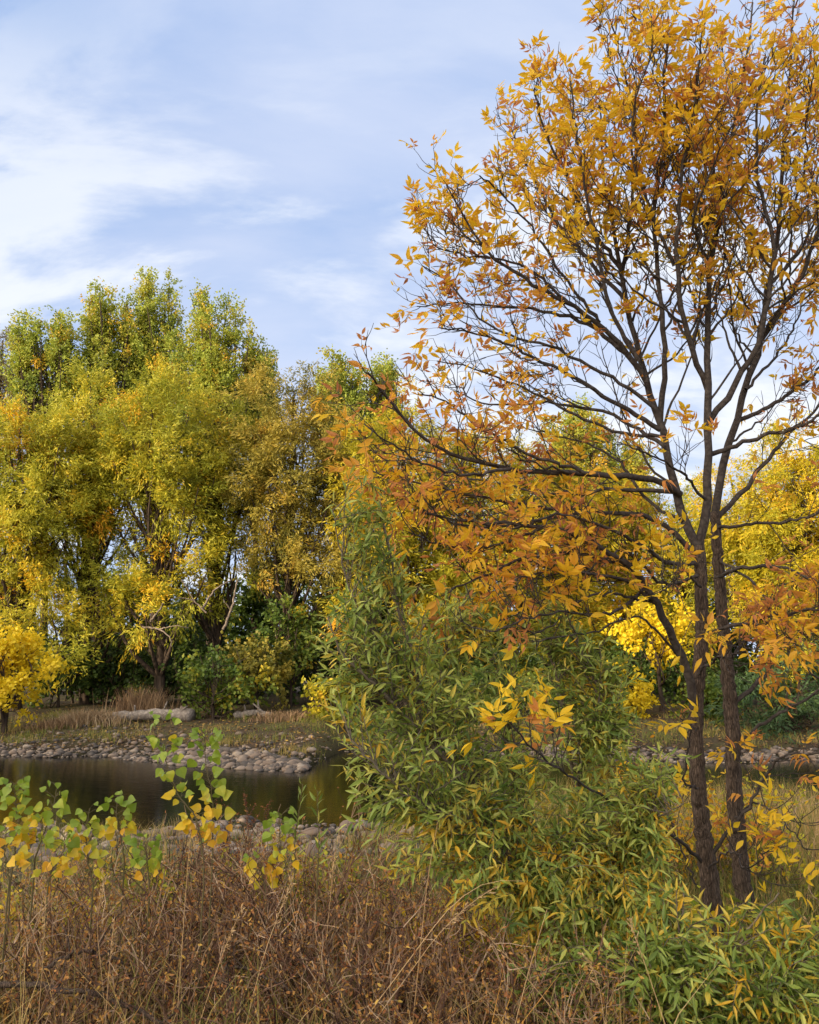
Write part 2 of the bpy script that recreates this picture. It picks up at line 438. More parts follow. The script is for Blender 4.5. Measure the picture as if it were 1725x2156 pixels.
def scatter_stones(n, xr, yfun, size, keep):
    out = []
    while len(out) < n:
        x = R.uniform(*xr); y = yfun(x); s = size()
        if keep(x, y): out.append((x, y, s))
    return out
def on_screen(x, y, z):
    d = np.array([x, y, z]) - EYE
    ca = d[1] * cp + d[2] * sp_
    return 862.5 + FO * d[0] / ca, 1078 - FO * (-d[1] * sp_ + d[2] * cp) / ca
far_st = []
for _ in range(5200):
    x = R.uniform(-15, 15); k = abs(R.normal(0, 1.0)) if R.random() < .7 else R.uniform(0, 4.5)
    if -2.5 < x < 0.5 and R.random() < .85: continue
    if x > 0 and k > 1.6: continue
    far_st.append((x, float(shore(x)) - .25 + k, float(np.clip(R.lognormal(-2.85, .45), .03, .15))))
for _ in range(650):                                            # the pale spit
    x = R.uniform(-6.5, -2.55); k = R.uniform(-.2, 1.7) * np.interp(x, [-4, -2.5], [1, .35])
    far_st.append((x, float(shore(x)) + k, float(np.clip(R.lognormal(-2.45, .38), .045, .16))))
near_st = []
for _ in range(4200):
    x = R.uniform(-8, 9); y = R.uniform(9.2, 14.6)
    near_st.append((x, y, float(np.clip(R.lognormal(-3.1, .6), .022, .17))))
allst = []
for x, y, s in far_st: allst.append((x, y, s, 0))
for x, y, s in near_st: allst.append((x, y, s, 1))
def app(q):
    ox, oy = on_screen(q[0], q[1], -0.9)
    vis = 0 < ox < (760 if q[3] == 0 else 740)
    return q[2] / q[1] * (1 if vis else .05)
allst.sort(key=app, reverse=True)
mass = {0: MB(), 1: MB()}
for i, (x, y, s, near) in enumerate(allst):
    z = float(ground_z(x, y)) + s * .25
    if i < 300:
        o = bpy.data.objects.new('cobble', stone_meshes[i % 7]); C.objects.link(o)
        o.location = (x, y, z); o.rotation_euler = (R.normal(0, .2), R.normal(0, .2), R.uniform(0, 6.28)); o.scale = (s, s, s)
        if near: tag(o, 'rounded grey brown cobble on the near gravel edge below the river', 'stone', 'cobbles on the near river edge')
        else: tag(o, 'rounded tan or brown cobble on the far gravel bar at the waterline', 'stone', 'cobbles on the far gravel bar')
    else:
        v, f = stone_raw[i % 7]; a = R.uniform(0, 6.28)
        rot = np.array([[math.cos(a), -math.sin(a), 0], [math.sin(a), math.cos(a), 0], [0, 0, 1]])
        mass[near].add(v @ rot.T * s + (x, y, z), [f], np.full(len(v), R.random()))
tag(mass[0].build('far_gravel', M['stone'], smooth=True), 'grey and tan river pebbles covering the far gravel bar', 'gravel', kind='stuff')
tag(mass[1].build('near_gravel', M['stone'], smooth=True), 'grey river pebbles covering the near water edge', 'gravel', kind='stuff')

# ------------------------------------------------------------------ far trees
def sprays(mb, c, r, n, per, ll, lw, tbase, seed, up=.5, droop=.35, slen=(.5, .9), surf=.45, tn=.3, ns=.8, jit=.5, tpl=RHOMB, tuft=8, tsig=.16, pgold=.10):
    """n sprays of leaves in the ellipsoid c, r"""
    nt_ = max(3, int(n / tuft))
    td = rnd_unit(nt_); tr_ = R.random((nt_, 1)) ** surf
    ti = R.integers(0, nt_, n)
    d = unit(td[ti] + R.normal(0, .12, (n, 3)))
    p = c + d * np.asarray(r) * tr_[ti] + R.normal(0, tsig, (n, 3))
    gold = np.where(R.random(nt_) < pgold, R.uniform(.22, .42, nt_), R.normal(0, .05, nt_))[ti]
    ax = unit(d * .6 + np.array([0, 0, up]) + .35 * R.normal(size=(n, 3)))
    sl = R.uniform(*slen, n)
    s = R.random((n, per))
    pos = p[:, None] + ax[:, None] * (s * sl[:, None])[..., None] + R.normal(0, .07, (n, per, 3))
    pos[..., 2] -= droop * s ** 2 * sl[:, None] * .5
    ld = ax[:, None] * .7 + jit * R.normal(size=(n, per, 3)) + np.array([0, 0, -droop])
    nr = R.normal(size=(n, per, 3)) * .8 + np.array([0, -.3, .6]) + d[:, None] * .4
    tt = tbase + tn * (patch_noise(p, ns, seed) - .5) + R.normal(0, .06, n) + gold
    tt = tt[:, None] + R.normal(0, .07, (n, per))
    k = n * per
    leaves(mb, pos.reshape(k, 3), ld.reshape(k, 3), nr.reshape(k, 3), ll * R.uniform(.7, 1.25, k), lw * R.uniform(.7, 1.2, k), np.clip(tt.ravel(), .02, .98), tpl)

def limbs(mb, base, top, r0, centers, k=7, wob=.25, trunk_to=None):
    """a tapered trunk with limbs running to the crown's clumps"""
    base = np.array(base, float); top = np.array(top, float)
    n = 12
    s = np.linspace(0, 1, n)[:, None]
    tr = base * (1 - s) + top * s + np.cumsum(R.normal(0, wob / 4, (n, 3)), 0) * s * np.array([1, 1, .2])
    rad = r0 * (1 - .85 * s[:, 0]) + r0 * .35 * np.exp(-s[:, 0] * 18)
    tubes(mb, tr, rad, k, rough=.05)
    lim = []
    for c in centers:
        h = (c[2] - base[2]) / max(top[2] - base[2], .1)
        i = int(np.clip((h * .62 - .05) * n, 1, n - 2))
        a = tr[i]; m = a * .45 + np.asarray(c) * .55 + R.normal(0, .25, 3) - np.array([0, 0, .25])
        lim.append(resample([a, m, c], 7))
        rr = np.linspace(rad[i] * .55, .018, 7)
        tubes(mb, lim[-1], rr, 5)
    for l in lim:                                               # finer branches off each limb
        for _ in range(3):
            a = l[R.integers(2, 6)]; e = a + rnd_unit(1)[0] * R.uniform(.5, 1.1) + np.array([0, 0, .4])
            tubes(mb, resample([a, (a + e) / 2 + R.normal(0, .1, 3), e], 5), np.linspace(.022, .008, 5), 3)
    return tr

def far_tree(name, label, cat, Y, mat, ox, top, bot, hw, nl, per_lobe, tb, seed, kind='willow', base_ox=None, r0=.2, extra=(), bark='farbark', lobe_r=(.75, 1.3), group='trees along the far bank', dens=1.0, tn=.3, lsz=(.21, .05)):
    global R
    R = np.random.default_rng(1000 + seed)
    u = upx(Y)
    ct = P(ox, top + (62 if kind == 'poplar' else 0), Y); cb = P(ox, bot, Y)
    g = G(base_ox if base_ox is not None else ox, Y)
    w = hw * u
    root = thing(name, g, label, cat, group)
    H = ct[2] - cb[2]; cen = (ct + cb) / 2
    lob = []
    tries = 0
    while len(lob) < nl and tries < 3000:
        tries += 1
        q = R.uniform(-1, 1, 3)
        rr = np.linalg.norm(q)
        if rr > 1 or rr < .3: continue
        r = R.uniform(*lobe_r)
        hgt = q[2]
        shrink = np.interp(hgt, [-1, -.2, .4, 1], [.95, 1.1, 1.0, .62])
        c = cen + q * np.array([max(w - r * .35, .3) * shrink, max(w * .7 - r * .4, .3) * shrink, max(H / 2 - r * (1.3 if kind == 'willow' else .75), .3)])
        if all(np.linalg.norm((c - o[0])) > .55 * (r + o[1]) * .95 for o in lob) or tries > 1200: lob.append((c, r))
    if kind == 'poplar':
        for k in range(9):
            a = R.uniform(-.95, .95) * hw; rr_ = R.uniform(8, 14)
            hgt = top + 70 * (abs(a) / hw) ** 1.6 + R.uniform(0, 45) * (k > 1)
            for st in range(6): lob.append((P(ox + a + R.normal(0, 3), hgt + 6 + st * rr_ * 1.6, Y + R.normal(0, .5)), rr_ * u * (.6 + .14 * st)))
    elif name == 'willow_tree':
        for k in range(6): lob.append((P(ox + R.uniform(-1, 1) * hw, bot + R.uniform(-60, 45), Y - R.uniform(.6, 1.8)), R.uniform(30, 48) * u))
    for ex, ey, er in extra: lob.append((P(ex, ey, Y - .6 + R.normal(0, .3)), er * u))
    m1 = MB()
    for i, (c, r) in enumerate(lob):
        n = max(12, int(per_lobe * (r / 1.2) ** 2 * dens))
        tbl = tb + R.normal(0, .09)
        if kind == 'willow':
            sprays(m1, c, (r * .9, r * .9, r * 1.45), n, 15, lsz[0], lsz[1], tbl, seed, up=.55, droop=.55, tn=tn, jit=.3, pgold=.06, surf=.28, tuft=11)
        elif kind == 'poplar':
            sprays(m1, c, (r * .75, r * .75, r * 1.4), n, 13, .13, .10, tbl, seed, up=.9, droop=.15, slen=(.35, .7), surf=.5, tn=tn, ns=1.2, pgold=.08)
        else:
            sprays(m1, c, (r, r, r * .8), n, 13, .15, .13, tbl, seed, up=.2, droop=.35, slen=(.35, .6), surf=.4, tn=tn, ns=1.5)
    m1.build('crown', M[mat], root, origin=g)
    m2 = MB()
    topc = np.array([cen[0], cen[1], ct[2] - .18 * H])
    limbs(m2, g - np.array([0, 0, .1]), topc, r0, [c for c, _ in lob])
    m2.build('trunk', M[bark], root, True, origin=g)
    return root

# the cottonwoods standing behind
for i, (ox, top, bot, hw, nl, tb, lab) in enumerate([
        (95, 640, 960, 75, 13, .46, 'tall sparse green cottonwood at the left end, behind the willows'),
        (205, 615, 980, 78, 17, .54, 'pale green cottonwood second from left with two blunt spires'),
        (325, 578, 1000, 98, 26, .50, 'tallest yellow green cottonwood rising to the highest point of the far bank'),
        (445, 618, 1000, 86, 20, .48, 'broad yellow green cottonwood just right of the tallest one'),
        (540, 712, 960, 32, 6, .34, 'small dark green cottonwood top alone in the dip of the treeline'),
        (800, 752, 980, 50, 10, .40, 'green cottonwood top left of the orange ash branches'),
        (712, 742, 960, 44, 8, .42, 'olive green cottonwood beside the brownish willow top'),
        (1215, 845, 1190, 66, 15, .62, 'yellow green cottonwood seen through the middle of the ash branches'),
        (1320, 905, 1200, 60, 11, .58, 'green cottonwood seen left of the forked ash trunk')]):
    far_tree('cottonwood_tree', lab, 'tree', 41 + (i % 3), 'cotton', ox, top, bot, hw, int(nl * 1.7), 95, tb, 10 + i, 'poplar', r0=.24, lobe_r=(.8, 1.25))
far_tree('grey_tree', 'hazy grey green tree at the left edge behind the others', 'tree', 46, 'grey', -10, 650, 1050, 75, 16, 110, .5, 30, 'willow', r0=.25)
# willows on the far bank
for i, (ox, top, bot, hw, Y, mat, nl, tb, lab, ex) in enumerate([
        (40, 795, 1330, 140, 33, 'willow', 44, .56, 'leftmost yellow green willow with orange patches hanging low', [(60, 1120, 60), (90, 1220, 60), (110, 1300, 50), (20, 940, 60)]),
        (185, 735, 1280, 125, 35, 'willow', 38, .50, 'rounded olive and gold willow second from left', [(150, 1090, 50), (200, 1000, 60), (235, 1330, 45)]),
        (340, 740, 1250, 135, 34, 'willow', 44, .52, 'tall feathery yellow green willow in front of the tallest cottonwood', [(400, 1110, 45), (310, 1020, 60), (260, 1060, 40), (300, 1290, 50)]),
        (460, 780, 1230, 105, 36, 'willow', 26, .46, 'narrow willow with golden patches between two broad ones', [(480, 1170, 40)]),
        (610, 735, 1230, 130, 35, 'olive', 42, .48, 'broad olive brown willow with a rounded top', [(580, 1110, 65), (545, 1190, 40), (640, 1140, 55)]),
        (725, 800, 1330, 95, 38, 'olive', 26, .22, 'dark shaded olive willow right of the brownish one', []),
        (850, 812, 1290, 125, 33, 'lime', 42, .48, 'bright yellow green willow behind the low orange ash branch', [(800, 1100, 60), (760, 1180, 40)]),
        (985, 845, 1330, 115, 34, 'lime', 34, .52, 'golden green willow behind the middle of the ash', []),
        (1100, 885, 1300, 105, 36, 'lime', 26, .42, 'yellow willow between the golden willow and the cottonwood', []),
        (1210, 935, 1330, 85, 37, 'lime', 22, .48, 'yellow green willow below the cottonwood seen through the ash', []),
        (1320, 965, 1330, 80, 38, 'lime', 20, .5, 'low yellow green willow left of the forked ash trunk', []),
        (1440, 1000, 1330, 75, 38, 'willow', 16, .50, 'low olive gold willow directly behind the ash fork', []),
        (1560, 935, 1330, 105, 35, 'lime', 26, .52, 'golden willow directly right of the ash trunks', []),
        (1685, 882, 1350, 130, 33, 'lime', 42, .54, 'large golden yellow willow at the right edge', [(1640, 1200, 60), (1700, 1310, 50)])]):
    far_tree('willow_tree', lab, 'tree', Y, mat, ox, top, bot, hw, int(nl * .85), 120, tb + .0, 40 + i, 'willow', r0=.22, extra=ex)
for i, (ox, top, bot, hw, Y, nl, tb, lab, g) in enumerate([
        (15, 1320, 1520, 75, 28, 16, .55, 'bright yellow maple at the left edge of the far bank', 20),
        (1385, 1262, 1400, 72, 31, 11, .55, 'bright yellow maple behind the ash trunks', 1390),
        (1300, 1400, 1545, 60, 30, 9, .35, 'small orange yellow maple left of the ash trunks on the far bank', 1300)]):
    far_tree('maple_tree', lab, 'tree', Y, 'maple', ox, top, bot, hw, nl, 80, tb, 70 + i, 'maple', base_ox=g, r0=.1, lobe_r=(.5, .85), tn=.4)
# shrubs on the far bank
for i, (ox, top, bot, hw, Y, mat, nl, tb, lab, kind) in enumerate([
        (455, 1360, 1520, 75, 29.5, 'shade', 13, .62, 'green shrub with yellow tips in front of the fallen log', 'maple'),
        (540, 1330, 1480, 65, 31, 'olive', 11, .35, 'brownish twiggy shrub right of the fallen log', 'maple'),
        (615, 1240, 1440, 55, 32.5, 'shade', 12, .62, 'upright light green shrub below the olive willow', 'maple'),
        (700, 1420, 1545, 55, 28.5, 'lime', 9, .30, 'lime yellow bush at the gravel left of the near willow', 'maple'),
        (1650, 1390, 1600, 95, 27, 'cedar', 18, .45, 'dense dark green shrub by the water right of the ash trunks', 'willow'),
        (1500, 1420, 1560, 60, 29.5, 'shade', 9, .55, 'green shrub behind the ash trunks on the far bank', 'maple'),
        (1205, 1380, 1550, 70, 31, 'shade', 11, .66, 'green and yellow shrub on the far bank behind the near willow', 'maple'),
        (1050, 1380, 1560, 90, 31.5, 'shade', 13, .5, 'dark green shrub hidden behind the near willow', 'maple'),
        (1780, 1300, 1560, 80, 29, 'cedar', 12, .35, 'dark green shrub at the right edge of the far bank', 'willow'),
        (130, 1340, 1480, 60, 34, 'shade', 9, .45, 'shaded green shrub right of the yellow maple', 'maple'),
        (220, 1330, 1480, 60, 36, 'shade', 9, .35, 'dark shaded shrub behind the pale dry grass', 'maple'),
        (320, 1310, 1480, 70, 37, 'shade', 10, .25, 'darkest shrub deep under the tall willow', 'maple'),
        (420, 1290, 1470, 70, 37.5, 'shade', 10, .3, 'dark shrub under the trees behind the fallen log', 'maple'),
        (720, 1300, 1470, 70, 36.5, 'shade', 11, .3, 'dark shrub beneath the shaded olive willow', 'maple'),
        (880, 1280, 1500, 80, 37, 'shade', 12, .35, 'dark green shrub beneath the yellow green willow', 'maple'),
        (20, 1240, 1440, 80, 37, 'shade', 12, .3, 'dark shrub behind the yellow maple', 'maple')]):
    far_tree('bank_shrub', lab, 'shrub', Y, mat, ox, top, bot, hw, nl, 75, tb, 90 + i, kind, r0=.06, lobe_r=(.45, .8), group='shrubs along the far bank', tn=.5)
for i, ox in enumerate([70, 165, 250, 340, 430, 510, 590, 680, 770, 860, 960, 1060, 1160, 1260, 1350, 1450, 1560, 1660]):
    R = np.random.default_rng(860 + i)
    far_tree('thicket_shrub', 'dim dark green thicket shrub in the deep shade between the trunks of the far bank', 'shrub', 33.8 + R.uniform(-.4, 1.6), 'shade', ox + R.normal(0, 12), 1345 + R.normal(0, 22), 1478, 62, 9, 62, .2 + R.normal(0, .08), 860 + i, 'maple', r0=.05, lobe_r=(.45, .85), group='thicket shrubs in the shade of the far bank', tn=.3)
# the dim wood further back, under and between the trunks
R = np.random.default_rng(5)
m1, m2 = MB(), MB()
for i in range(46):
    x = -27 + i * 1.3 + R.normal(0, .5); y = R.uniform(42, 50); h = R.uniform(4.0, 8.0)
    sprays(m1, np.array([x, y, h * .5]), (R.uniform(1.3, 2.2), 1.2, h * .5), int(60 * h), 13, .24, .19, .3, i, up=.4, droop=.3)
tag(m1.build('undergrowth', M['shade']), 'dim green undergrowth of the wood behind the riverside trees', 'undergrowth', kind='stuff')
for i in range(24):
    x = R.uniform(-22, 26); y = R.uniform(38, 50)
    g = np.array([x, y, float(ground_z(x, y)) - .1])
    mt = MB(); top = g + np.array([R.normal(0, .8), 0, R.uniform(6, 9)])
    p = resample([g, (g + top) / 2 + R.normal(0, .25, 3), top], 9)
    tubes(mt, p, np.linspace(R.uniform(.10, .2), .05, 9), 6)
    for _ in range(6):
        a = p[R.integers(3, 8)]; e = a + np.array([R.normal(0, 1), R.normal(0, .6), R.uniform(.3, 1.4)])
        tubes(mt, resample([a, (a + e) / 2, e], 5), np.linspace(.04, .01, 5), 4)
    o = mt.build('bare_trunk', M['farbark'], smooth=True, origin=g)
    tag(o, 'slender dark trunk in the shade among the trees of the far bank', 'tree trunk', 'slender trunks in the far wood')

# dead branches, fallen logs, stump, dry grass
def branch_thing(name, label, cat, segs, mat, group=None):
    """segs: (overview points with distance, r0, r1)"""
    m = MB(); org = None
    for pts, r0, r1 in segs:
        q = np.array([P(*p) for p in pts]); org = q[0] if org is None else org
        n = 5 * len(q)
        q = resample(q, n); q[1:-1] += R.normal(0, r0 * .35, (n - 2, 3))
        tubes(m, q, np.linspace(r0, r1, n), 8 if r0 > .08 else 6, rough=.06)
    o = m.build(name, M[mat], smooth=True, origin=org)
    return tag(o, label, cat, group)
branch_thing('dead_branch', 'forked bare branch curving down in the gap under the willows, pale in the sun', 'branch',
             [([(300, 1320, 32), (335, 1325, 31.5), (358, 1342, 31), (362, 1362, 30.8)], .045, .015), ([(335, 1325, 31.5), (370, 1318, 31), (398, 1322, 31)], .03, .012), ([(318, 1308, 31.6), (330, 1292, 31.5), (345, 1270, 31.4)], .05, .03)], 'palewood')
branch_thing('dead_branch', 'leaning bare branch with a red brown sunlit side left of the olive shrub', 'branch',
             [([(470, 1325, 32), (486, 1285, 32), (497, 1240, 32), (500, 1220, 32)], .06, .03), ([(486, 1285, 32), (470, 1262, 31.8)], .03, .01)], 'palewood')
branch_thing('dead_branch', 'thin grey branch fork crossing above the curving one', 'branch',
             [([(435, 1290, 31.5), (410, 1265, 31.5), (392, 1235, 31.5), (382, 1220, 31.5)], .035, .015), ([(410, 1265, 31.5), (380, 1258, 31.3), (355, 1262, 31)], .025, .01), ([(428, 1280, 31.6), (455, 1240, 31.8), (488, 1222, 32)], .05, .02)], 'palewood')
gl = lambda ox, Y, up=0: None
def log(label, oxa, oxb, Ya, Yb, r0, r1):
    a = G(oxa, Ya) + [0, 0, r0 * .7]; b = G(oxb, Yb) + [0, 0, r1 * .8]
    m = MB(); n = 16
    q = resample([a, (a + b) / 2 + [0, 0.1, .06], b], n); q += R.normal(0, .02, q.shape)
    tubes(m, q, np.linspace(r0, r1, n) * R.uniform(.85, 1.1, n), 10, rough=.06)
    for s in (.3, .6, .8):
        i = int(s * n); e = q[i] + np.array([R.normal(0, .3), -.15, R.uniform(.2, .45)])
        tubes(m, resample([q[i], (q[i] + e) / 2, e], 4), np.linspace(.05, .025, 4), 5)
    return tag(m.build('fallen_log', M['log'], smooth=True, origin=a), label, 'log', 'logs on the far bank')
log('long weathered grey log lying behind the cottonwood sapling on the far bank', 245, 410, 29.6, 29.2, .17, .22)
log('short dark log lying right of the green shrub on the far bank', 500, 575, 29.4, 29.2, .13, .09)
m = MB(); g = G(391, 30.2)
tubes(m, np.array([g - [0, 0, .1], g + [0, 0, .2], g + [0.02, 0, .42]]), np.array([.19, .15, .13]), 12, rough=.08)
tag(m.build('tree_stump', M['palewood'], smooth=True, origin=g), 'small cut stump beside the end of the long log', 'stump')

def blades(mb, xy, h, w, lean, t, seg=3, z=None):
    """curved grass blades"""
    n = len(xy)
    b = np.column_stack([xy, ground_z(xy[:, 0], xy[:, 1]) if z is None else z])
    a = R.uniform(0, 6.28, n); d = np.column_stack([np.cos(a), np.sin(a), np.zeros(n)])
    fa = R.uniform(0, 6.28, n); sd = np.column_stack([np.cos(fa), np.sin(fa), np.zeros(n)])
    h = np.broadcast_to(h, (n,)); lean = np.broadcast_to(lean, (n,))
    V = []
    for i in range(seg + 1):
        s = i / seg
        c = b + d * (lean * h * s ** 2)[:, None] + np.array([0, 0, 1.0]) * (h * (s - .25 * lean * s ** 2))[:, None]
        ww = w * (1 - s ** 1.5) * .5 + .0004
        V += [c - sd * np.reshape(ww, (-1, 1)), c + sd * np.reshape(ww, (-1, 1))]
    V = np.stack(V, 1); k = 2 * seg + 2
    q = np.array([[2 * i, 2 * i + 1, 2 * i + 3, 2 * i + 2] for i in range(seg)])
    mb.add(V.reshape(-1, 3), [(q[None] + (np.arange(n) * k)[:, None, None]).reshape(-1, 4)], np.repeat(np.broadcast_to(t, (n,)), k))
def clump(name, label, cat, ox, Y, w, h, n, t0, mat='reed', bw=.03, lean=.6, group=None):
    m = MB(); g = G(ox, Y)
    xy = np.column_stack([g[0] + R.normal(0, w, n), g[1] + R.normal(0, w * .5, n)])
    blades(m, xy, R.uniform(.5, 1.1, n) * h, bw, R.uniform(.1, lean * 1.6, n), np.clip(R.normal(t0, .18, n), 0, 1))
    return tag(m.build(name, M[mat], origin=g), label, cat, group)
clump('grass_clump', 'pale dry grass clump flopping over left of the long log', 'grass clump', 190, 29, .5, .6, 1100, .7, group='dry grass clumps on the far bank')
clump('grass_clump', 'upright rusty reed clump behind the long log', 'grass clump', 305, 31, .5, 1.1, 700, .35, bw=.025, lean=.25, group='dry grass clumps on the far bank')
clump('grass_clump', 'low brown grass clump below the twiggy shrub', 'grass clump', 600, 28.5, .5, .35, 600, .4, group='dry grass clumps on the far bank')
clump('grass_clump', 'brown grass clump between the yellow maple and the pale clump', 'grass clump', 125, 28.3, .4, .4, 500, .3, group='dry grass clumps on the far bank')
m = MB()
for _ in range(120):
    x = R.uniform(-15, 16); y = float(shore(x)) + R.uniform(1.6, 7)
    n = 70; xy = np.column_stack([x + R.normal(0, .35, n), y + R.normal(0, .25, n)])
    blades(m, xy, R.uniform(.08, .3, n), .018, R.uniform(.1, .8, n), np.clip(R.normal(R.choice([.2, .5, .35]), .1, n), 0, 1), 2)
tag(m.build('bank_grass', M['grass']), 'short patchy grass between the stones of the far bank', 'grass', kind='stuff')
n = 9000; m = MB()
x = R.uniform(-16, 16, n); y = shore(x) + np.abs(R.normal(3, 3.5, n)) + .8
pos = np.column_stack([x, y, ground_z(x, y) + .03])
leaves(m, pos, R.normal(size=(n, 3)) * [1, 1, .2], np.array([0, 0, 1.0]) + R.normal(0, .35, (n, 3)), .10, .07, R.random(n), RHOMB)
tag(m.build('far_leaf_litter', M['litter']), 'fallen brown and yellow leaves on the far bank', 'leaf litter', kind='stuff')

# ------------------------------------------------------------------ unseen wood behind the viewer, placed and sized to shade the river
R = np.random.default_rng(77)
m = MB()
for i in range(46):
    x = -150 + i * 2.4; h = 20.6 + R.normal(0, 1.0)
    for zc in np.arange(1.2, h, 2.2):
        sprays(m, np.array([x + R.normal(0, .5), -45 + R.normal(0, 1), min(zc, h - 1.8)]), (2.6, 2.0, 1.8), 34, 10, .8, .62, .35, i, up=.3, slen=(.8, 1.5))
tag(m.build('unseen_shade_wood', M['shade']), 'dense edge of an unseen wood behind the viewpoint, placed for its shade', 'wood', kind='stuff')

# ------------------------------------------------------------------ the ash tree
R = np.random.default_rng(21)
YT = 5.0
def trace(pts, y0, y1, n):
    """overview points -> 3-D polyline whose distance runs from y0 to y1"""
    k = len(pts)
    return resample([P(a, b, y0 + (y1 - y0) * i / (k - 1)) for i, (a, b) in enumerate(pts)], n)
ash_base = G(1540, YT)
ash = thing('ash_tree', ash_base, 'large orange and gold ash tree with two dark trunks in front of the river', 'tree')
trA = trace([(1530, 2075), (1508, 1960), (1488, 1800), (1470, 1650), (1466, 1500), (1478, 1350), (1476, 1220), (1470, 1150)], YT, YT, 110)
trB = trace([(1605, 2050), (1575, 1930), (1556, 1800), (1546, 1650), (1540, 1500), (1526, 1350), (1513, 1200), (1506, 1080)], YT + .22, YT + .2, 110)
mA = MB(); mB = MB(); NT = 110
def wob(p, a): q = p.copy(); q[1:-1] += R.normal(0, a, (len(p) - 2, 3)); return q
tubes(mA, wob(trA, .003), np.interp(np.linspace(0, 1, 110), [0, .06, .16, .5, 1], [.098, .068, .053, .042, .035]), 20, rough=.055)
tubes(mB, wob(trB, .003), np.interp(np.linspace(0, 1, 110), [0, .06, .16, .5, 1], [.09, .064, .051, .043, .030]), 20, rough=.055)
mA.build('trunk', M['ashbark'], ash, True, origin=ash_base)
mB.build('trunk', M['ashbark'], ash, True, origin=ash_base)
BR = []   # (polyline, r0, r1, density, t offset)
def br(pts, y0, y1, r0, r1, dens=1.0, t=.5, s0=.25, curl=.2): BR.append((trace(pts, y0, y1, 26), r0, r1, dens, t, s0, curl))
# the upright leaders
br([(1470, 1155), (1440, 1090), (1415, 1000), (1390, 900), (1360, 800), (1335, 690), (1310, 580), (1287, 450), (1268, 330), (1262, 215)], YT, YT + .2, .030, .005, .9, .62, .3)
br([(1470, 1155), (1489, 1080), (1491, 960), (1490, 820), (1492, 700), (1497, 560), (1520, 430), (1540, 300), (1568, 130), (1585, 5)], YT, YT - .1, .029, .005, .9, .6, .3)
br([(1506, 1080), (1520, 990), (1545, 900), (1570, 820), (1600, 720), (1620, 600), (1640, 480), (1650, 330), (1662, 160), (1675, -20)], YT + .2, YT + .4, .027, .005, .9, .6, .3)
br([(1390, 900), (1402, 760), (1388, 600), (1376, 450), (1398, 300), (1400, 150), (1408, 35)], YT + .1, YT - .5, .020, .005, 1, .66, .4)
br([(1490, 820), (1443, 690), (1426, 560), (1432, 400), (1462, 230), (1480, 60)], YT, YT - .6, .020, .005, 1, .6, .4)
br([(1600, 720), (1678, 600), (1735, 450), (1775, 300), (1790, 150)], YT + .2, YT - .2, .018, .005, .9, .5, .3)
br([(1310, 580), (1328, 450), (1338, 300), (1315, 150), (1285, 40)], YT + .2, YT - .3, .014, .004, 1.1, .7, .3)
br([(1491, 892), (1562, 785), (1596, 728), (1616, 640), (1630, 520), (1600, 380), (1590, 250), (1610, 120)], YT, YT - .5, .022, .005, .9, .55, .5)
# left side, upper
br([(1362, 805), (1300, 720), (1200, 640), (1110, 590), (1030, 530), (970, 450), (938, 375)], YT, YT - .3, .020, .004, .75, .58, .4)
br([(1352, 780), (1250, 690), (1150, 655), (1060, 645), (960, 640), (878, 645)], YT, YT + .5, .017, .004, 1.1, .5, .3)
br([(1310, 570), (1240, 470), (1200, 380), (1150, 280), (1125, 185)], YT + .1, YT - .2, .015, .004, 1.2, .66, .2)
br([(1325, 640), (1230, 540), (1170, 460), (1110, 350), (1075, 260)], YT + .1, YT + .6, .015, .004, 1.2, .62, .2)
br([(1300, 720), (1200, 600), (1120, 480), (1050, 400), (1010, 370)], YT - .1, YT - .7, .012, .004, .7, .62, .35)
br([(1200, 640), (1100, 560), (1000, 540), (920, 520), (885, 470)], YT - .1, YT + .1, .011, .004, 1.1, .6, .3)
br([(1390, 905), (1300, 850), (1200, 790), (1100, 740), (1000, 700), (925, 690)], YT, YT - .5, .017, .004, .85, .42, .3)
br([(1400, 940), (1280, 870), (1150, 850), (1020, 850), (950, 800)], YT, YT + .6, .014, .004, .7, .35, .35)
br([(1345, 760), (1280, 640), (1260, 520), (1230, 400), (1215, 280), (1200, 170)], YT - .1, YT - .5, .015, .004, 1.1, .66, .35)
br([(1420, 560), (1370, 440), (1330, 330), (1340, 200), (1380, 110)], YT - .2, YT - .6, .012, .004, 1.1, .7, .2)
# left side, lower tiers
br([(1432, 1040), (1380, 1012), (1244, 998), (1072, 988), (927, 945), (841, 872), (798, 816), (775, 785)], YT, YT - 1.0, .022, .005, 0.84, .26, .2, .35)
br([(1462, 1165), (1380, 1095), (1250, 1075), (1100, 1062), (980, 1040), (860, 1010), (780, 990)], YT, YT - .5, .018, .004, 0.84, .3, .15, .35)
br([(1466, 1500), (1440, 1395), (1408, 1325), (1385, 1274), (1358, 1237), (1323, 1189), (1266, 1152), (1150, 1110), (1000, 1100), (890, 1080)], YT - .02, YT - .7, .028, .005, 0.84, .34, .4, .3)
br([(1323, 1190), (1210, 1165), (1100, 1180), (1020, 1215), (950, 1240)], YT - .2, YT - 1.1, .014, .004, 0.73, .3, .2, .35)
br([(1425, 1036), (1300, 1030), (1180, 1040), (1060, 1020), (930, 1000)], YT, YT + .7, .015, .004, 0.78, .4, .15, .3)
br([(1472, 1190), (1400, 1180), (1300, 1120), (1180, 1085), (1060, 1120)], YT, YT - .9, .015, .004, 0.78, .42, .15, .25)
br([(1385, 1274), (1330, 1230), (1260, 1210), (1160, 1200), (1070, 1230)], YT - .2, YT - .9, .012, .004, 0.67, .62, .25, .2)
br([(1358, 1237), (1290, 1290), (1200, 1290), (1120, 1300), (1030, 1330)], YT - .2, YT - 1.2, .010, .003, 0.45, .5, .35, .2)
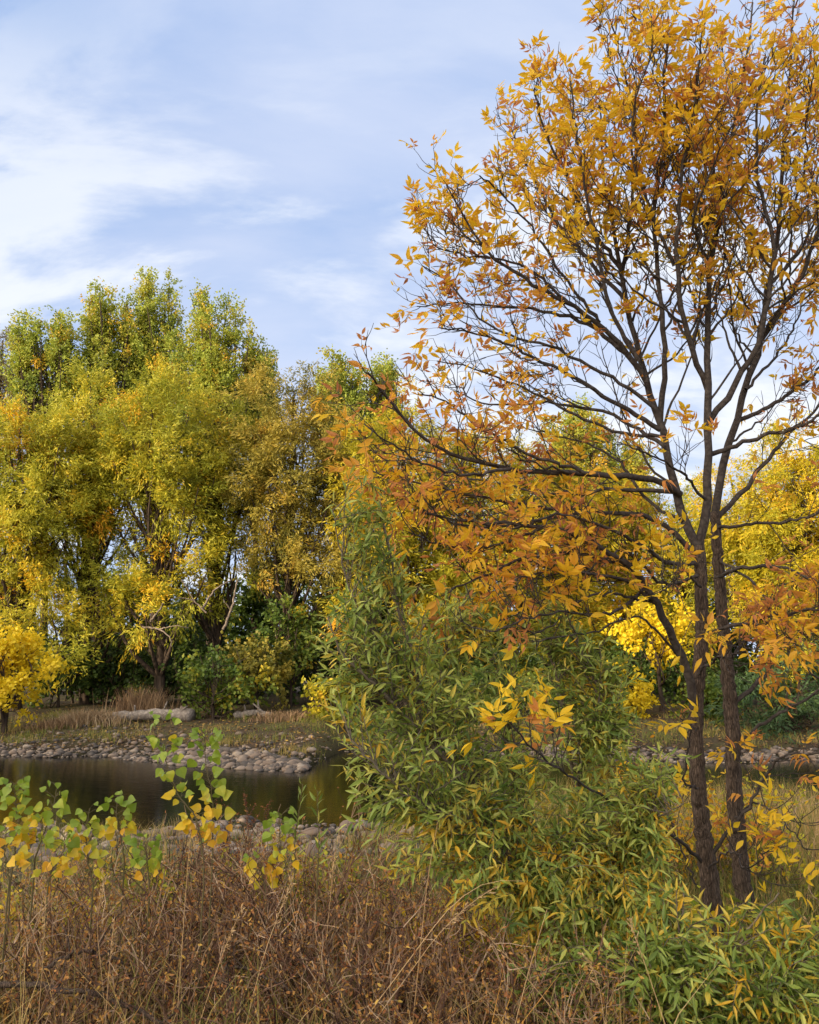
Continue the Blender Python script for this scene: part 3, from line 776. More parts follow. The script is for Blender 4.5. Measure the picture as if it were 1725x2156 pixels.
br([(1480, 1818), (1412, 1757), (1323, 1703), (1236, 1656), (1150, 1600), (1080, 1530)], YT, YT - 1.7, .011, .003, .75, .95, .72, .0)
br([(1440, 1395), (1350, 1300), (1250, 1330), (1120, 1350)], YT, YT - 1.0, .008, .003, 0.28, .8, .5, .1)
br([(1380, 860), (1280, 790), (1160, 730), (1040, 690), (940, 590), (890, 560)], YT, YT - .2, .014, .004, 0.67, .5, .3)
br([(1395, 920), (1270, 900), (1130, 830), (1010, 780), (920, 760)], YT, YT + .2, .012, .004, 0.56, .4, .3)
br([(1244, 998), (1130, 960), (1010, 900), (930, 840), (880, 830)], YT - .4, YT - .6, .011, .004, 0.73, .3, .2, .3)
br([(1072, 988), (960, 1000), (850, 950), (775, 900)], YT - .6, YT - 1.2, .010, .003, 0.84, .28, .1, .3)
br([(1250, 1075), (1120, 1100), (980, 1110), (870, 1060), (800, 1030)], YT - .2, YT - .9, .011, .003, 0.84, .34, .1, .3)
br([(1150, 1110), (1040, 1150), (940, 1150), (860, 1120)], YT - .45, YT - .9, .009, .003, 0.78, .4, .1, .3)
br([(1440, 1095), (1370, 1060), (1290, 960), (1190, 920), (1100, 900)], YT, YT + .5, .012, .004, 0.67, .32, .2, .3)
br([(1476, 1210), (1400, 1230), (1310, 1160), (1200, 1230), (1130, 1270)], YT, YT - .8, .011, .003, 0.73, .45, .2, .2)
br([(1385, 1274), (1300, 1250), (1230, 1260), (1140, 1330), (1080, 1310)], YT - .2, YT - 1.0, .009, .003, 0.56, .55, .3, .2)
br([(1490, 1060), (1440, 1000), (1370, 960), (1300, 930)], YT, YT - .8, .010, .003, 0.73, .62, .2, .2)
br([(1476, 1240), (1440, 1200), (1420, 1230), (1380, 1250)], YT, YT - .9, .008, .003, 0.67, .75, .2, .15)
# right side
br([(1513, 1180), (1590, 1230), (1650, 1330), (1690, 1360)], YT + .2, YT - .6, .010, .003, 1.2, .3, .3, .3)
br([(1530, 1400), (1590, 1330), (1680, 1310), (1740, 1330)], YT + .2, YT + .3, .010, .003, 1.0, .3, .3, .3)
br([(1600, 720), (1650, 640), (1720, 590), (1790, 560)], YT + .2, YT - .4, .011, .003, 1.0, .4, .2, .3)
br([(1570, 820), (1640, 740), (1700, 640), (1760, 570)], YT + .2, YT + .7, .011, .003, .9, .4, .2, .3)
br([(1640, 480), (1690, 380), (1700, 230), (1720, 130)], YT + .3, YT - .3, .010, .003, 1.1, .55, .1, .2)
br([(1520, 430), (1500, 330), (1530, 200), (1520, 100)], YT - .1, YT + .4, .010, .003, 1.1, .6, .1, .2)
br([(1497, 560), (1460, 470), (1500, 350), (1560, 230)], YT - .1, YT - .7, .010, .003, 1.1, .6, .1, .2)
br([(1497, 957), (1595, 921), (1675, 900), (1760, 860), (1850, 800)], YT, YT - .5, .016, .004, .7, .3, .25, .35)
br([(1510, 1090), (1565, 1034), (1610, 976), (1675, 902), (1740, 845), (1820, 770)], YT + .2, YT + .2, .018, .004, .6, .3, .3, .35)
br([(1549, 888), (1647, 839), (1725, 777), (1800, 700)], YT + .25, YT + .3, .016, .004, .7, .32, .2, .35)
br([(1620, 600), (1690, 520), (1740, 400), (1790, 300)], YT + .2, YT + .6, .012, .004, .9, .5, .2)
br([(1507, 1216), (1564, 1196), (1642, 1193), (1725, 1226), (1800, 1260)], YT + .2, YT - .5, .014, .004, .6, .25, .25, .35)
br([(1479, 1336), (1571, 1311), (1649, 1294), (1725, 1281), (1820, 1250)], YT, YT - .8, .014, .004, 1.0, .3, .2, .35)
br([(1543, 1576), (1615, 1518), (1725, 1457), (1810, 1400)], YT + .2, YT - .1, .013, .004, .35, .2, .3, .4)
br([(1480, 1818), (1568, 1707), (1615, 1629), (1649, 1592), (1725, 1585), (1800, 1600)], YT, YT - .6, .012, .004, .4, .3, .4, .4)
br([(1545, 1480), (1620, 1410), (1640, 1340), (1700, 1410), (1790, 1470)], YT + .2, YT + .3, .015, .004, .35, .2, .4, .4)
br([(1505, 1110), (1590, 1105), (1690, 1090), (1800, 1040)], YT + .2, YT - .4, .012, .004, .8, .28, .2, .35)
br([(1470, 1420), (1500, 1390), (1545, 1380), (1600, 1360)], YT - .1, YT - .9, .008, .003, .6, .35, .4, .3)
br([(1470, 1660), (1440, 1640), (1455, 1540), (1440, 1520)], YT - .1, YT - .7, .006, .003, .4, .75, .6, .15)
br([(1548, 1720), (1590, 1690), (1640, 1720), (1700, 1790)], YT + .1, YT - .6, .007, .003, .6, .62, .45, .2)
br([(1492, 1830), (1540, 1790), (1570, 1830), (1620, 1790)], YT - .1, YT - .7, .006, .003, .6, .9, .45, .1)
br([(1500, 1900), (1460, 1850), (1400, 1700), (1380, 1670)], YT + .4, YT + .5, .008, .003, .6, .9, .5, .1)
for k, (poly, r0, r1, dn, tt, s0, cu) in enumerate(BR[:20]):          # long thin branches off the leaders
    for q in range(9 if k < 8 else 2):
        s = R.uniform(.06, .8); i = int(s * 25); a = poly[i]; tg = unit(poly[min(i + 2, 25)] - poly[max(i - 1, 0)])
        sg = -1 if (q % 2 or k > 7) else 1
        d = unit(tg * .75 + np.array([sg * R.uniform(.4, 1.0), R.uniform(-.7, .5), R.uniform(-.15, .35)]))
        L = R.uniform(.5, 1.15) * (1.15 - s * .7) * (1 if k < 8 else .6); pts = [a]
        for z in range(6):
            d = unit(d + np.array([0, 0, .10]) + R.normal(0, .07, 3)); pts.append(pts[-1] + d * L / 6)
        hi = pts[-1][2] > 4.1
        BR.append((resample(pts, 14), min(r0 * (1 - .7 * s) * .5, .009), .0025, .6 if hi else .5, .66 if hi else .38, .4, .2))
mbr = MB()
tw_p, tw_r = [], []          # fine twigs of 7 points
CL = []                      # compound leaves: pos, dir, t, curl, size
def side_shoot(poly, s, length, ang, lift):
    n = len(poly); f = s * (n - 1); i = min(int(f), n - 2); a = poly[i] * (1 - f + i) + poly[i + 1] * (f - i)
    tg = unit(poly[min(i + 2, n - 1)] - poly[max(i - 1, 0)])
    ax = unit(np.cross(tg, R.normal(size=3)))
    d = tg * math.cos(ang) + ax * math.sin(ang)
    d[1] *= .8
    q = [a]; st = length / 6
    for k in range(6):
        d = unit(d + np.array([0, 0, lift]) + R.normal(0, .11, 3))
        q.append(q[-1] + d * st)
    return np.array(q)
def add_leaf(p, d, t, curl, size):
    CL.append((p, d, t, curl, size))
for poly, r0, r1, dens, tt, s0, curl in BR:
    n = len(poly)
    poly = wob(poly, .006)
    tubes(mbr, poly, np.linspace(r0, r1, n), 8 if r0 > .015 else 6, rough=.03)
    Lb = np.sum(np.linalg.norm(np.diff(poly, axis=0), axis=1))
    droop = tt < .45
    nsub = int(Lb * (1 - s0) / .062 * min(dens, 1.3)) + 2
    for j in range(nsub):
        s = s0 + (1 - s0) * (j + R.random() * .8) / nsub
        ln = R.uniform(.14, .5) * (1.1 - .55 * s)
        q = side_shoot(poly, min(s, .98), ln, R.uniform(.5, 1.0), .06 if droop else .14)
        tw_p.append(q); tw_r.append(np.linspace(max(r1, .0035) * .85, .0013, 7))
        subs = [q]
        for _ in range(R.integers(1, 4)):
            q2 = side_shoot(q, R.uniform(.3, .9), R.uniform(.07, .2), R.uniform(.5, .9), .1)
            tw_p.append(q2); tw_r.append(np.linspace(.0026, .0012, 7)); subs.append(q2)
        for q2 in subs:
            d0 = unit(q2[-1] - q2[-3])
            m = R.poisson(dens * float(np.interp(q2[0][2], [1.8, 2.6, 3.4, 4.6], [1.6, 1.25, 1.05, 1.3]))) if R.random() < .93 else 0
            for _ in range(m):
                i = 6 if R.random() < .6 else R.integers(3, 7)
                dd = unit(d0 * .6 + R.normal(0, .6, 3) + np.array([0, 0, -.15 if droop else .45]))
                brown = R.random() < np.interp(tt, [.2, .45, .7], [.55, .45, .25])
                t1 = np.clip(R.normal(.18, .11) if brown else R.normal(max(tt, .5) + .12, .12), .03, .97)
                c1 = R.uniform(-.9, .9) if brown else R.normal(0, .22) - curl * .5
                add_leaf(q2[i], dd, t1, c1, R.uniform(.55, .9) if brown else R.uniform(.7, 1.05))
    add_leaf(poly[-1], unit(poly[-1] - poly[-3]), min(tt + .15, .95), 0, 1.1)
tubes(mbr, np.array(tw_p), np.array(tw_r), 4)
mbr.build('branches', M['twig'], ash, True, origin=ash_base)
# leaflets
mc = MB(); mr = MB()
cp_, cd, ct_, cc, cs = [np.array(z) for z in zip(*CL)]
n = len(cp_)
side = unit(np.cross(cd, R.normal(size=(n, 3)) * .6 + np.array([0, 0, 1.0])))
nrm = np.cross(side, cd)
RL = .13 * cs
rp = np.stack([cp_ + cd * (RL * s)[:, None] + np.array([0, 0, -.25]) * (RL * s ** 2)[:, None] for s in np.linspace(0, 1, 5)], 1)
tubes(mr, rp, np.tile(np.linspace(.0013, .0007, 5), (n, 1)), 3)
for s, sg in ((.45, 1), (.45, -1), (.72, 1), (.72, -1), (1.0, 0), (.95, 1), (.95, -1)):
    keep = R.random(n) < (.72 if sg else .95)
    if s == .95: keep &= R.random(n) < .55
    p = (cp_ + cd * (RL * s)[:, None] + np.array([0, 0, -.25]) * (RL * s ** 2)[:, None])[keep]
    k = len(p)
    ang = .95 if s < .9 else .6
    d = cd[keep] * (math.cos(ang) if sg else 1) + side[keep] * sg * math.sin(ang) + R.normal(0, .18, (k, 3)) + np.array([0, 0, -.3])
    L = .078 * cs[keep] * R.uniform(.75, 1.2, k)
    leaves(mc, p, d, nrm[keep] + R.normal(0, .35, (k, 3)), L, L * R.uniform(.30, .42, k) * (1 - .35 * np.abs(cc[keep])), np.clip(ct_[keep] + R.normal(0, .07, k), .02, .98), ASHLEAF, cc[keep] + R.normal(0, .12, k))
cr = mc.build('crown', M['ash'], ash, origin=ash_base)
st = mr.build('leaf_stalk', M['greenstem'], cr, origin=ash_base)

# ------------------------------------------------------------------ near willow shrubs
def willow_shrub(label, stems, lobes, n_shoot, leafL, seed, tb, yellow_below=None, dens=.018, name='willow_shrub', group='willow shrubs on the near bank', base=None, stem_r=.016):
    global R
    R = np.random.default_rng(seed)
    g = base
    root = thing(name, g, label, 'shrub', group)
    ms = MB(); sp = []
    for pts, r0, r1 in stems:
        q = wob(resample([P(*p) for p in pts], 24), .004)
        tubes(ms, q, np.linspace(r0, r1, 24), 8, rough=.03); sp.append(q)
    sp = np.vstack(sp)
    lob = [(P(a, b, Y), r * upx(Y)) for a, b, r, Y in lobes]
    wts = np.array([r ** 1.6 for _, r in lob]); wts /= wts.sum()
    tw, twr = [], []; LP, LD, LT = [], [], []
    for i in range(n_shoot):
        c, r = lob[R.choice(len(lob), p=wts)]
        tip = c + rnd_unit(1)[0] * r * R.random() ** .4
        tip = tip + np.array([0, 0, .02])
        cand = sp[(sp[:, 2] < tip[2] - .03)]
        if len(cand) == 0: cand = sp
        dist = np.linalg.norm(cand - tip, axis=1)
        a = cand[np.argmin(np.abs(dist - R.uniform(.15, .38)))]
        mid = (a + tip) / 2 + np.array([0, 0, .06]) * R.normal(.6, .6) + R.normal(0, .03, 3)
        q = resample([a, mid, tip + R.normal(0, .02, 3)], 8)
        tw.append(q); twr.append(np.linspace(.0028, .0009, 8))
        Ls = np.sum(np.linalg.norm(np.diff(q, axis=0), axis=1)); use = min(Ls * .85, .34)
        m = max(5, int(use / dens))
        ss = 1 - (np.arange(m) + R.random(m) * .5) * dens / Ls
        ss = np.clip(ss, .05, 1); f = ss * 7; j = np.minimum(f.astype(int), 6); fr = (f - j)[:, None]
        p = q[j] * (1 - fr) + q[j + 1] * fr; tg = unit(q[j + 1] - q[j])
        ph = np.arange(m) * 2.4 + R.uniform(0, 6)
        e1 = unit(np.cross(tg, np.array([.3, .2, 1.0]))); e2 = np.cross(tg, e1)
        dd = tg * .75 + (e1 * np.cos(ph)[:, None] + e2 * np.sin(ph)[:, None]) * .75 + R.normal(0, .18, (m, 3)) + np.array([0, 0, -.15])
        tv = tb + R.normal(0, .13) + R.normal(0, .13, m)
        if yellow_below is not None and tip[2] < yellow_below[0] and R.random() < yellow_below[1]: tv = R.uniform(.72, .95) + R.normal(0, .06, m)
        tv = tv + (ss < .5) * R.choice([0, .25], m, p=[.75, .25])
        LP.append(p); LD.append(dd); LT.append(tv)
    tubes(ms, np.array(tw), np.array(twr), 4)
    ms.build('stems', M['wbark'], root, True, origin=g)
    LP, LD, LT = np.vstack(LP), np.vstack(LD), np.concatenate(LT); k = len(LP)
    ml = MB(); L = leafL * R.uniform(.6, 1.2, k)
    leaves(ml, LP, LD, R.normal(0, .6, (k, 3)) + np.array([0, -.25, 1.0]), L, L * R.uniform(.17, .26, k), np.clip(LT, .02, .98), WILLOWLEAF, R.normal(-.12, .2, k))
    ml.build('foliage', M['wleaf'], root, origin=g)
    return root
gA = G(1110, 4.0)
willow_shrub('tall green willow shrub with grey stems in the middle foreground',
    [([(1130, 2010, 4.0), (1057, 1760, 3.9), (977, 1647, 3.85), (929, 1587, 3.8), (889, 1521, 3.8), (886, 1438, 3.8), (875, 1383, 3.8), (842, 1303, 3.8), (828, 1209, 3.8), (813, 1125, 3.75), (800, 1055, 3.7)], .018, .003),
     ([(929, 1587, 3.8), (828, 1483, 3.7), (770, 1420, 3.6), (715, 1370, 3.6), (690, 1300, 3.6)], .012, .003),
     ([(1000, 1680, 3.9), (960, 1540, 4.0), (930, 1430, 4.1), (950, 1330, 4.1), (990, 1240, 4.1)], .010, .003),
     ([(1090, 1850, 4.0), (1080, 1650, 4.1), (1070, 1500, 4.2), (1090, 1380, 4.2)], .010, .003),
     ([(1057, 1760, 3.9), (930, 1720, 3.6), (820, 1640, 3.5), (740, 1560, 3.45)], .009, .003),
     ([(886, 1438, 3.8), (760, 1290, 3.7), (715, 1150, 3.65), (700, 1075, 3.6)], .008, .002)],
    [(800, 1062, 24, 3.7), (815, 1095, 26, 3.72), (698, 1095, 24, 3.6), (745, 1100, 24, 3.65), (805, 1110, 40, 3.72), (760, 1150, 45, 3.7), (800, 1210, 62, 3.75), (735, 1340, 85, 3.65), (850, 1310, 100, 3.85), (715, 1450, 65, 3.6), (830, 1440, 120, 3.8), (970, 1400, 110, 4.1), (810, 1580, 105, 3.65), (940, 1570, 120, 3.8), (1070, 1450, 105, 4.15), (1080, 1610, 115, 4.05), (1000, 1720, 105, 3.85), (860, 1690, 85, 3.6), (770, 1650, 70, 3.55), (780, 1730, 60, 3.6), (870, 1800, 80, 3.6), (970, 1830, 90, 3.6), (1070, 1880, 80, 3.7), (1120, 1740, 100, 4.0), (1010, 1290, 60, 4.1)],
    740, .068, 301, .46, (.95, .3), base=gA)
willow_shrub('darker green willow shrub with yellow leaves left of the ash trunks',
    [([(1300, 1960, 4.5), (1263, 1751, 4.4), (1242, 1703, 4.4), (1215, 1646, 4.4), (1195, 1564, 4.4), (1180, 1450, 4.4), (1140, 1330, 4.4)], .018, .004),
     ([(1215, 1646, 4.4), (1260, 1530, 4.3), (1250, 1420, 4.3), (1200, 1330, 4.3)], .010, .003),
     ([(1270, 1800, 4.4), (1200, 1800, 4.1), (1120, 1850, 3.9)], .008, .003),
     ([(1290, 1900, 4.4), (1330, 1780, 4.2), (1390, 1720, 4.0), (1440, 1690, 3.9)], .008, .003)],
    [(1200, 1390, 90, 4.4), (1250, 1510, 85, 4.3), (1160, 1330, 60, 4.4), (1270, 1640, 85, 4.2), (1210, 1770, 105, 4.1), (1330, 1740, 65, 4.0), (1120, 1860, 95, 3.9), (1240, 1900, 100, 3.9), (1350, 1860, 80, 4.0), (1320, 1560, 50, 4.2), (1370, 1640, 60, 4.1), (1370, 1770, 45, 4.0), (1300, 1430, 45, 4.3), (1150, 1960, 90, 3.7), (1300, 1980, 90, 3.7)],
    680, .068, 302, .44, (1.0, .26), base=G(1300, 4.5))
willow_shrub('low leafy willow shrub in the bottom right corner',
    [([(1480, 2300, 3.7), (1500, 2120, 3.6), (1560, 1980, 3.5), (1640, 1880, 3.4)], .009, .003), ([(1480, 2300, 3.7), (1400, 2120, 3.5), (1330, 2020, 3.5)], .008, .003),
     ([(1500, 2300, 3.7), (1620, 2150, 3.4), (1700, 2000, 3.4), (1750, 1900, 3.4)], .008, .003), ([(1480, 2300, 3.7), (1440, 2150, 3.5), (1430, 1990, 3.6), (1440, 1880, 3.7)], .008, .003)],
    [(1400, 2010, 80, 3.6), (1550, 2075, 85, 3.5), (1650, 2100, 85, 3.4), (1340, 2060, 95, 3.5), (1480, 2130, 100, 3.4), (1710, 2010, 60, 3.4), (1240, 2080, 70, 3.6), (1640, 1960, 35, 3.5), (1400, 1910, 45, 3.8), (1700, 2140, 60, 3.3), (1120, 2090, 70, 3.6)],
    500, .070, 303, .34, (.9, .2), base=G(1480, 3.7))

# ------------------------------------------------------------------ cottonwood saplings and willow sprouts
def sapling(label, pts, Y, n, Ll, seed, gy=.5, tpl=COTTONLEAF, mat='cleaf', asp=1.0, name='cottonwood_sapling', group='cottonwood saplings on the near bank', cat='sapling', spread=1.0, t0=.12, t1=.78):
    global R
    R = np.random.default_rng(seed)
    q = resample([P(a, b, Y) for a, b in pts][::-1], 24)
    g = np.array([q[0][0], q[0][1], float(ground_z(q[0][0], q[0][1]))])
    q = np.vstack([resample([g, q[0]], 8)[:-1], q])
    root = thing(name, g, label, cat, group)
    ms, ml = MB(), MB()
    m = len(q)
    tubes(ms, wob(q, .002), np.linspace(.0042, .0013, m), 6)
    n = int(n * 1.45); ss = np.sort(1 - .70 * R.random(n) ** 1.15); ss[-1] = 1.0
    f = ss * (m - 1); j = np.minimum(f.astype(int), m - 2); fr = (f - j)[:, None]
    p = q[j] * (1 - fr) + q[j + 1] * fr
    ph = np.arange(n) * 2.4 + R.uniform(0, 6, n) * .2
    pd = np.column_stack([np.cos(ph), np.sin(ph) * .7, R.uniform(.1, .8, n)])
    pl = Ll * R.uniform(.3, 1.05, n) * spread
    if asp < .6: pl *= .1
    e = p + unit(pd) * pl[:, None]
    tubes(ms, np.stack([p, (p + e) / 2 + [0, 0, .004], e], 1), np.tile([.0013, .001, .0008], (n, 1)), 3)
    hang = np.column_stack([pd[:, 0] * .6, pd[:, 1] * .4 - .1, R.uniform(-1.2, .5, n)]) if asp > .6 else pd + [0, 0, .6]
    nr = np.column_stack([R.normal(0, .8, n), -np.ones(n) * .8, R.normal(.55, .4, n)])
    fac = (ss - .36) / .64
    t = np.clip(np.interp(fac, [0, gy * .75, gy * .75 + .18, 1], [t1, t1 - .08, t0 + .2, t0]) + R.normal(0, .16, n), .02, .97)
    L = .72 * Ll * R.uniform(.6, 1.15, n) * np.interp(ss, [.9, 1], [1, .6])
    leaves(ml, e, hang, nr, L, L * asp * R.uniform(.85, 1.05, n), t, tpl, R.normal(-.05, .32, n))
    ms.build('stem', M['greenstem'], root, True, origin=g)
    ml.build('foliage', M[mat], root, origin=g)
    return root
for i, (lab, pts, Y, n, L, gy) in enumerate([
        ('tallest bright green cottonwood sapling with yellow lower leaves in front of the river', [(344, 1505), (344, 1548), (350, 1608), (378, 1677), (413, 1724), (430, 1810)], 3.7, 46, .066, .38),
        ('green cottonwood sapling standing just right of the tallest one', [(432, 1545), (434, 1603), (446, 1672), (449, 1724), (447, 1810)], 3.75, 42, .064, .30),
        ('cottonwood sapling with green top leaning right near the left edge', [(122, 1655), (110, 1707), (94, 1750), (73, 1810)], 3.8, 26, .066, .45),
        ('cottonwood sapling against the left edge of the view', [(28, 1648), (34, 1698), (39, 1750), (26, 1810)], 3.8, 34, .066, .45),
        ('small cottonwood sapling with mixed leaves left of the tallest one', [(249, 1678), (245, 1715), (254, 1758), (262, 1810)], 3.9, 24, .06, .5),
        ('cottonwood sapling with round yellow leaves halfway to the left edge', [(189, 1703), (181, 1750), (185, 1800), (195, 1860)], 3.8, 26, .064, .85),
        ('low cottonwood sapling with dark green upper leaves at left', [(125, 1735), (138, 1780), (112, 1827), (100, 1870)], 3.7, 26, .064, .55),
        ('low green cottonwood sapling under the tallest one', [(305, 1765), (310, 1818), (315, 1870)], 3.8, 20, .064, .2),
        ('small cottonwood sapling with a yellow base left of the willow sprouts', [(590, 1715), (589, 1770), (602, 1820), (604, 1870)], 3.8, 24, .06, .62),
        ('low yellow cottonwood sapling hidden in the brown brush', [(545, 1810), (552, 1840), (560, 1880)], 3.8, 18, .064, .95),
        ('yellow cottonwood sapling low on the left edge', [(15, 1745), (10, 1790), (20, 1850)], 3.7, 22, .066, .95),
        ('lime and yellow cottonwood sapling behind the willow left of the ash trunks', [(1392, 1625), (1400, 1680), (1385, 1740), (1380, 1830)], 5.6, 48, .075, .5),
        ('low cottonwood sapling with pale yellow leaves at the foot of the ash', [(1470, 1880), (1475, 1950), (1480, 2030)], 4.3, 18, .07, .9)]):
    sapling(lab, pts, Y, n, L, 400 + i, gy)
for i, (lab, pts, n) in enumerate([
        ('slender willow sprout left of a similar one by the water', [(637, 1652), (632, 1698), (624, 1750), (620, 1830)], 16),
        ('slender willow sprout with broader leaves by the water', [(668, 1665), (669, 1720), (672, 1767), (668, 1850)], 16)]):
    sapling(lab, pts, 3.8, n, .075, 450 + i, -.3, WILLOWLEAF, 'wleaf', .24, 'willow_sprout', 'willow sprouts by the water', 'sprout', 1.0, .25, .5)

# ------------------------------------------------------------------ brown brush
def brush(label, cx, cy, w, h, nst, seed, leafn=7, t_stem=.45, mat='dry', name='dry_shrub', t_leaf=.35, group='dry brown shrubs in the foreground', ls=.017):
    global R
    R = np.random.default_rng(seed)
    g = np.array([cx, cy, float(ground_z(cx, cy))])
    root = thing(name, g, label, 'shrub', group)
    ms, ml = MB(), MB()
    P1, R1, T1, P2, R2, T2 = [], [], [], [], [], []
    lp, ld = [], []
    for i in range(nst):
        a = R.uniform(0, 6.28); b = g + np.array([math.cos(a), math.sin(a), 0]) * w * .45 * R.random()
        d = np.array([math.cos(a) * R.uniform(.05, .75), math.sin(a) * R.uniform(.05, .75), 1.0]); d = unit(d)
        L = h * R.uniform(.6, 1.15); q = [b]
        for k in range(7):
            d = unit(d + R.normal(0, .24, 3) + np.array([0, 0, .05])); q.append(q[-1] + d * L / 7)
        q = np.array(q); P1.append(q); R1.append(np.linspace(R.choice([.003, .005, .009], p=[.45, .38, .17]), .0012, 8)); T1.append(np.clip(R.normal(t_stem, .3), 0, 1))
        for _ in range(10):
            j = R.integers(2, 8); d2 = unit(unit(q[min(j + 1, 7)] - q[j - 1]) * .7 + R.normal(0, .5, 3) + np.array([0, 0, .2]))
            l2 = h * R.uniform(.12, .34); q2 = [q[j]]
            for k in range(4):
                d2 = unit(d2 + R.normal(0, .2, 3)); q2.append(q2[-1] + d2 * l2 / 4)
            q2 = np.array(q2); P2.append(q2); R2.append(np.linspace(.0023, .0009, 5)); T2.append(np.clip(R.normal(t_stem + .08, .3), 0, 1))
            m = R.poisson(leafn)
            for _ in range(m):
                lp.append(q2[R.integers(1, 5)] + R.normal(0, .004, 3)); ld.append(R.normal(0, 1, 3) + np.array([0, 0, .2]))
    tubes(ms, np.array(P1), np.array(R1), 5, T1); tubes(ms, np.array(P2), np.array(R2), 3, T2)
    ms.build('stems', M['redstem'], root, origin=g)
    n = len(lp); L = ls * R.uniform(.6, 1.5, n)
    leaves(ml, np.array(lp), np.array(ld), R.normal(size=(n, 3)), L, L * .5, np.clip(R.normal(t_leaf, .2, n), 0, 1), SMALLLEAF, R.normal(0, .5, n))
    ml.build('foliage', M[mat], root, origin=g)
    return root
for i, (ox, Y, w, h, n, tl, ts, lab) in enumerate([
        (60, 3.9, .7, .62, 42, .45, .5, 'low tangled brown shrub at the left edge of the foreground'),
        (230, 3.6, .7, .60, 46, .40, .4, 'bare brown shrub with dark crooked stems at lower left'),
        (380, 4.1, .7, .80, 50, .38, .45, 'rusty brown shrub below the tallest cottonwood sapling'),
        (520, 3.6, .7, .66, 50, .32, .4, 'reddish twiggy shrub at the bottom left of the middle'),
        (640, 4.2, .7, .84, 52, .36, .5, 'brown shrub standing below the willow sprouts'),
        (760, 3.7, .7, .72, 50, .34, .45, 'dense brown shrub left of the tall willow base'),
        (900, 3.5, .7, .62, 48, .36, .5, 'brown shrub in front of the tall willow'),
        (1040, 3.6, .7, .60, 46, .40, .5, 'tan and brown shrub in front of the darker willow'),
        (1180, 3.5, .6, .50, 36, .42, .45, 'low brown shrub left of the corner willow'),
        (880, 4.6, .7, .90, 46, .70, .5, 'golden brown shrub behind the others under the tall willow'),
        (480, 4.9, .6, .95, 40, .30, .25, 'dark red brown shrub rising in front of the near cobbles'),
        (150, 4.7, .7, .80, 42, .60, .5, 'straw coloured shrub below the left saplings')]):
    x = P(ox, 1900, Y)[0]
    brush(lab, x, Y, w, min(h * .95, (1.6 - .232 * Y) * [1.25, .9, 1.1, .85, 1.3, 1.0][i % 6]), int(n * 1.7), 500 + i, 3.2, ts, t_leaf=tl + .2, ls=.0155)
for i, (ox, Y, w, h, n, tl, lab) in enumerate([
        (560, 4.9, .55, .45, 26, .62, 'yellow leafy low shrub below the willow sprouts'),
        (690, 5.0, .5, .45, 22, .50, 'green and yellow leafy low shrub left of the tall willow base'),
        (330, 5.0, .5, .42, 20, .42, 'green leafy low shrub between the tallest sapling and the left saplings'),
        (90, 4.6, .55, .48, 22, .70, 'golden leafy low shrub under the saplings at the left edge'),
        (1010, 4.2, .55, .55, 26, .72, 'golden leafy low shrub in the shade of the tall willow'),
        (1230, 3.9, .6, .50, 24, .40, 'olive leafy weed clump left of the corner willow'),
        (1500, 6.2, .45, .8, 26, .8, 'golden leafy shrub behind the ash foot'),
        (1610, 6.3, .45, .8, 26, .62, 'yellow green leafy shrub right of the ash trunks'),
        (1400, 6.2, .45, .85, 24, .85, 'bright golden leafy shrub left of the ash trunks'),
        (1390, 4.5, .5, .28, 24, .66, 'yellow leafy shrub at the left foot of the ash'),
        (1660, 4.6, .6, .34, 26, .45, 'green leafy weed clump right of the ash foot')]):
    brush(lab, P(ox, 1900, Y)[0], Y, w, h, n, 560 + i, 5, .5, 'willow', 'leafy_shrub', tl, 'low leafy shrubs in the foreground', .034)
for i, (ox, oy, Y, lab) in enumerate([
        (487, 1690, 5.2, 'tallest rusty dock stalk against the dark river'),
        (520, 1700, 5.2, 'rusty dock stalk right of the tallest one by the river'),
        (556, 1715, 5.3, 'short rusty dock stalk left of the willow sprouts'),
        (462, 1722, 5.1, 'short rusty dock stalk beside the green sapling')]):
    R = np.random.default_rng(640 + i)
    tip = P(ox, oy, Y); g = np.array([tip[0] + R.normal(0, .05), Y, float(ground_z(tip[0], Y))])
    root = thing('dock_stalk', g, lab, 'dry plant', 'rusty dock stalks by the river')
    q = resample([g, (g + tip) / 2 + R.normal(0, .02, 3), tip], 12); ms = MB(); ml = MB()
    tubes(ms, q, np.linspace(.004, .0012, 12), 5, [.4]); lp = []
    for _ in range(6):
        a = q[R.integers(6, 12)]; e = a + np.array([R.normal(0, .05), R.normal(0, .04), R.uniform(.05, .11)])
        q2 = resample([a, (a + e) / 2, e], 5); tubes(ms, q2, np.linspace(.002, .0008, 5), 4, [.4]); lp += [q2[R.integers(1, 5)] + R.normal(0, .006, 3) for _ in range(26)]
    n = len(lp)
    leaves(ml, lp, R.normal(size=(n, 3)), R.normal(size=(n, 3)), .009, .007, np.clip(R.normal(.15, .1, n), 0, 1), SMALLLEAF)
    ms.build('stem', M['redstem'], root, origin=g); ml.build('seed_head', M['dry'], root, origin=g)
R = np.random.default_rng(611)
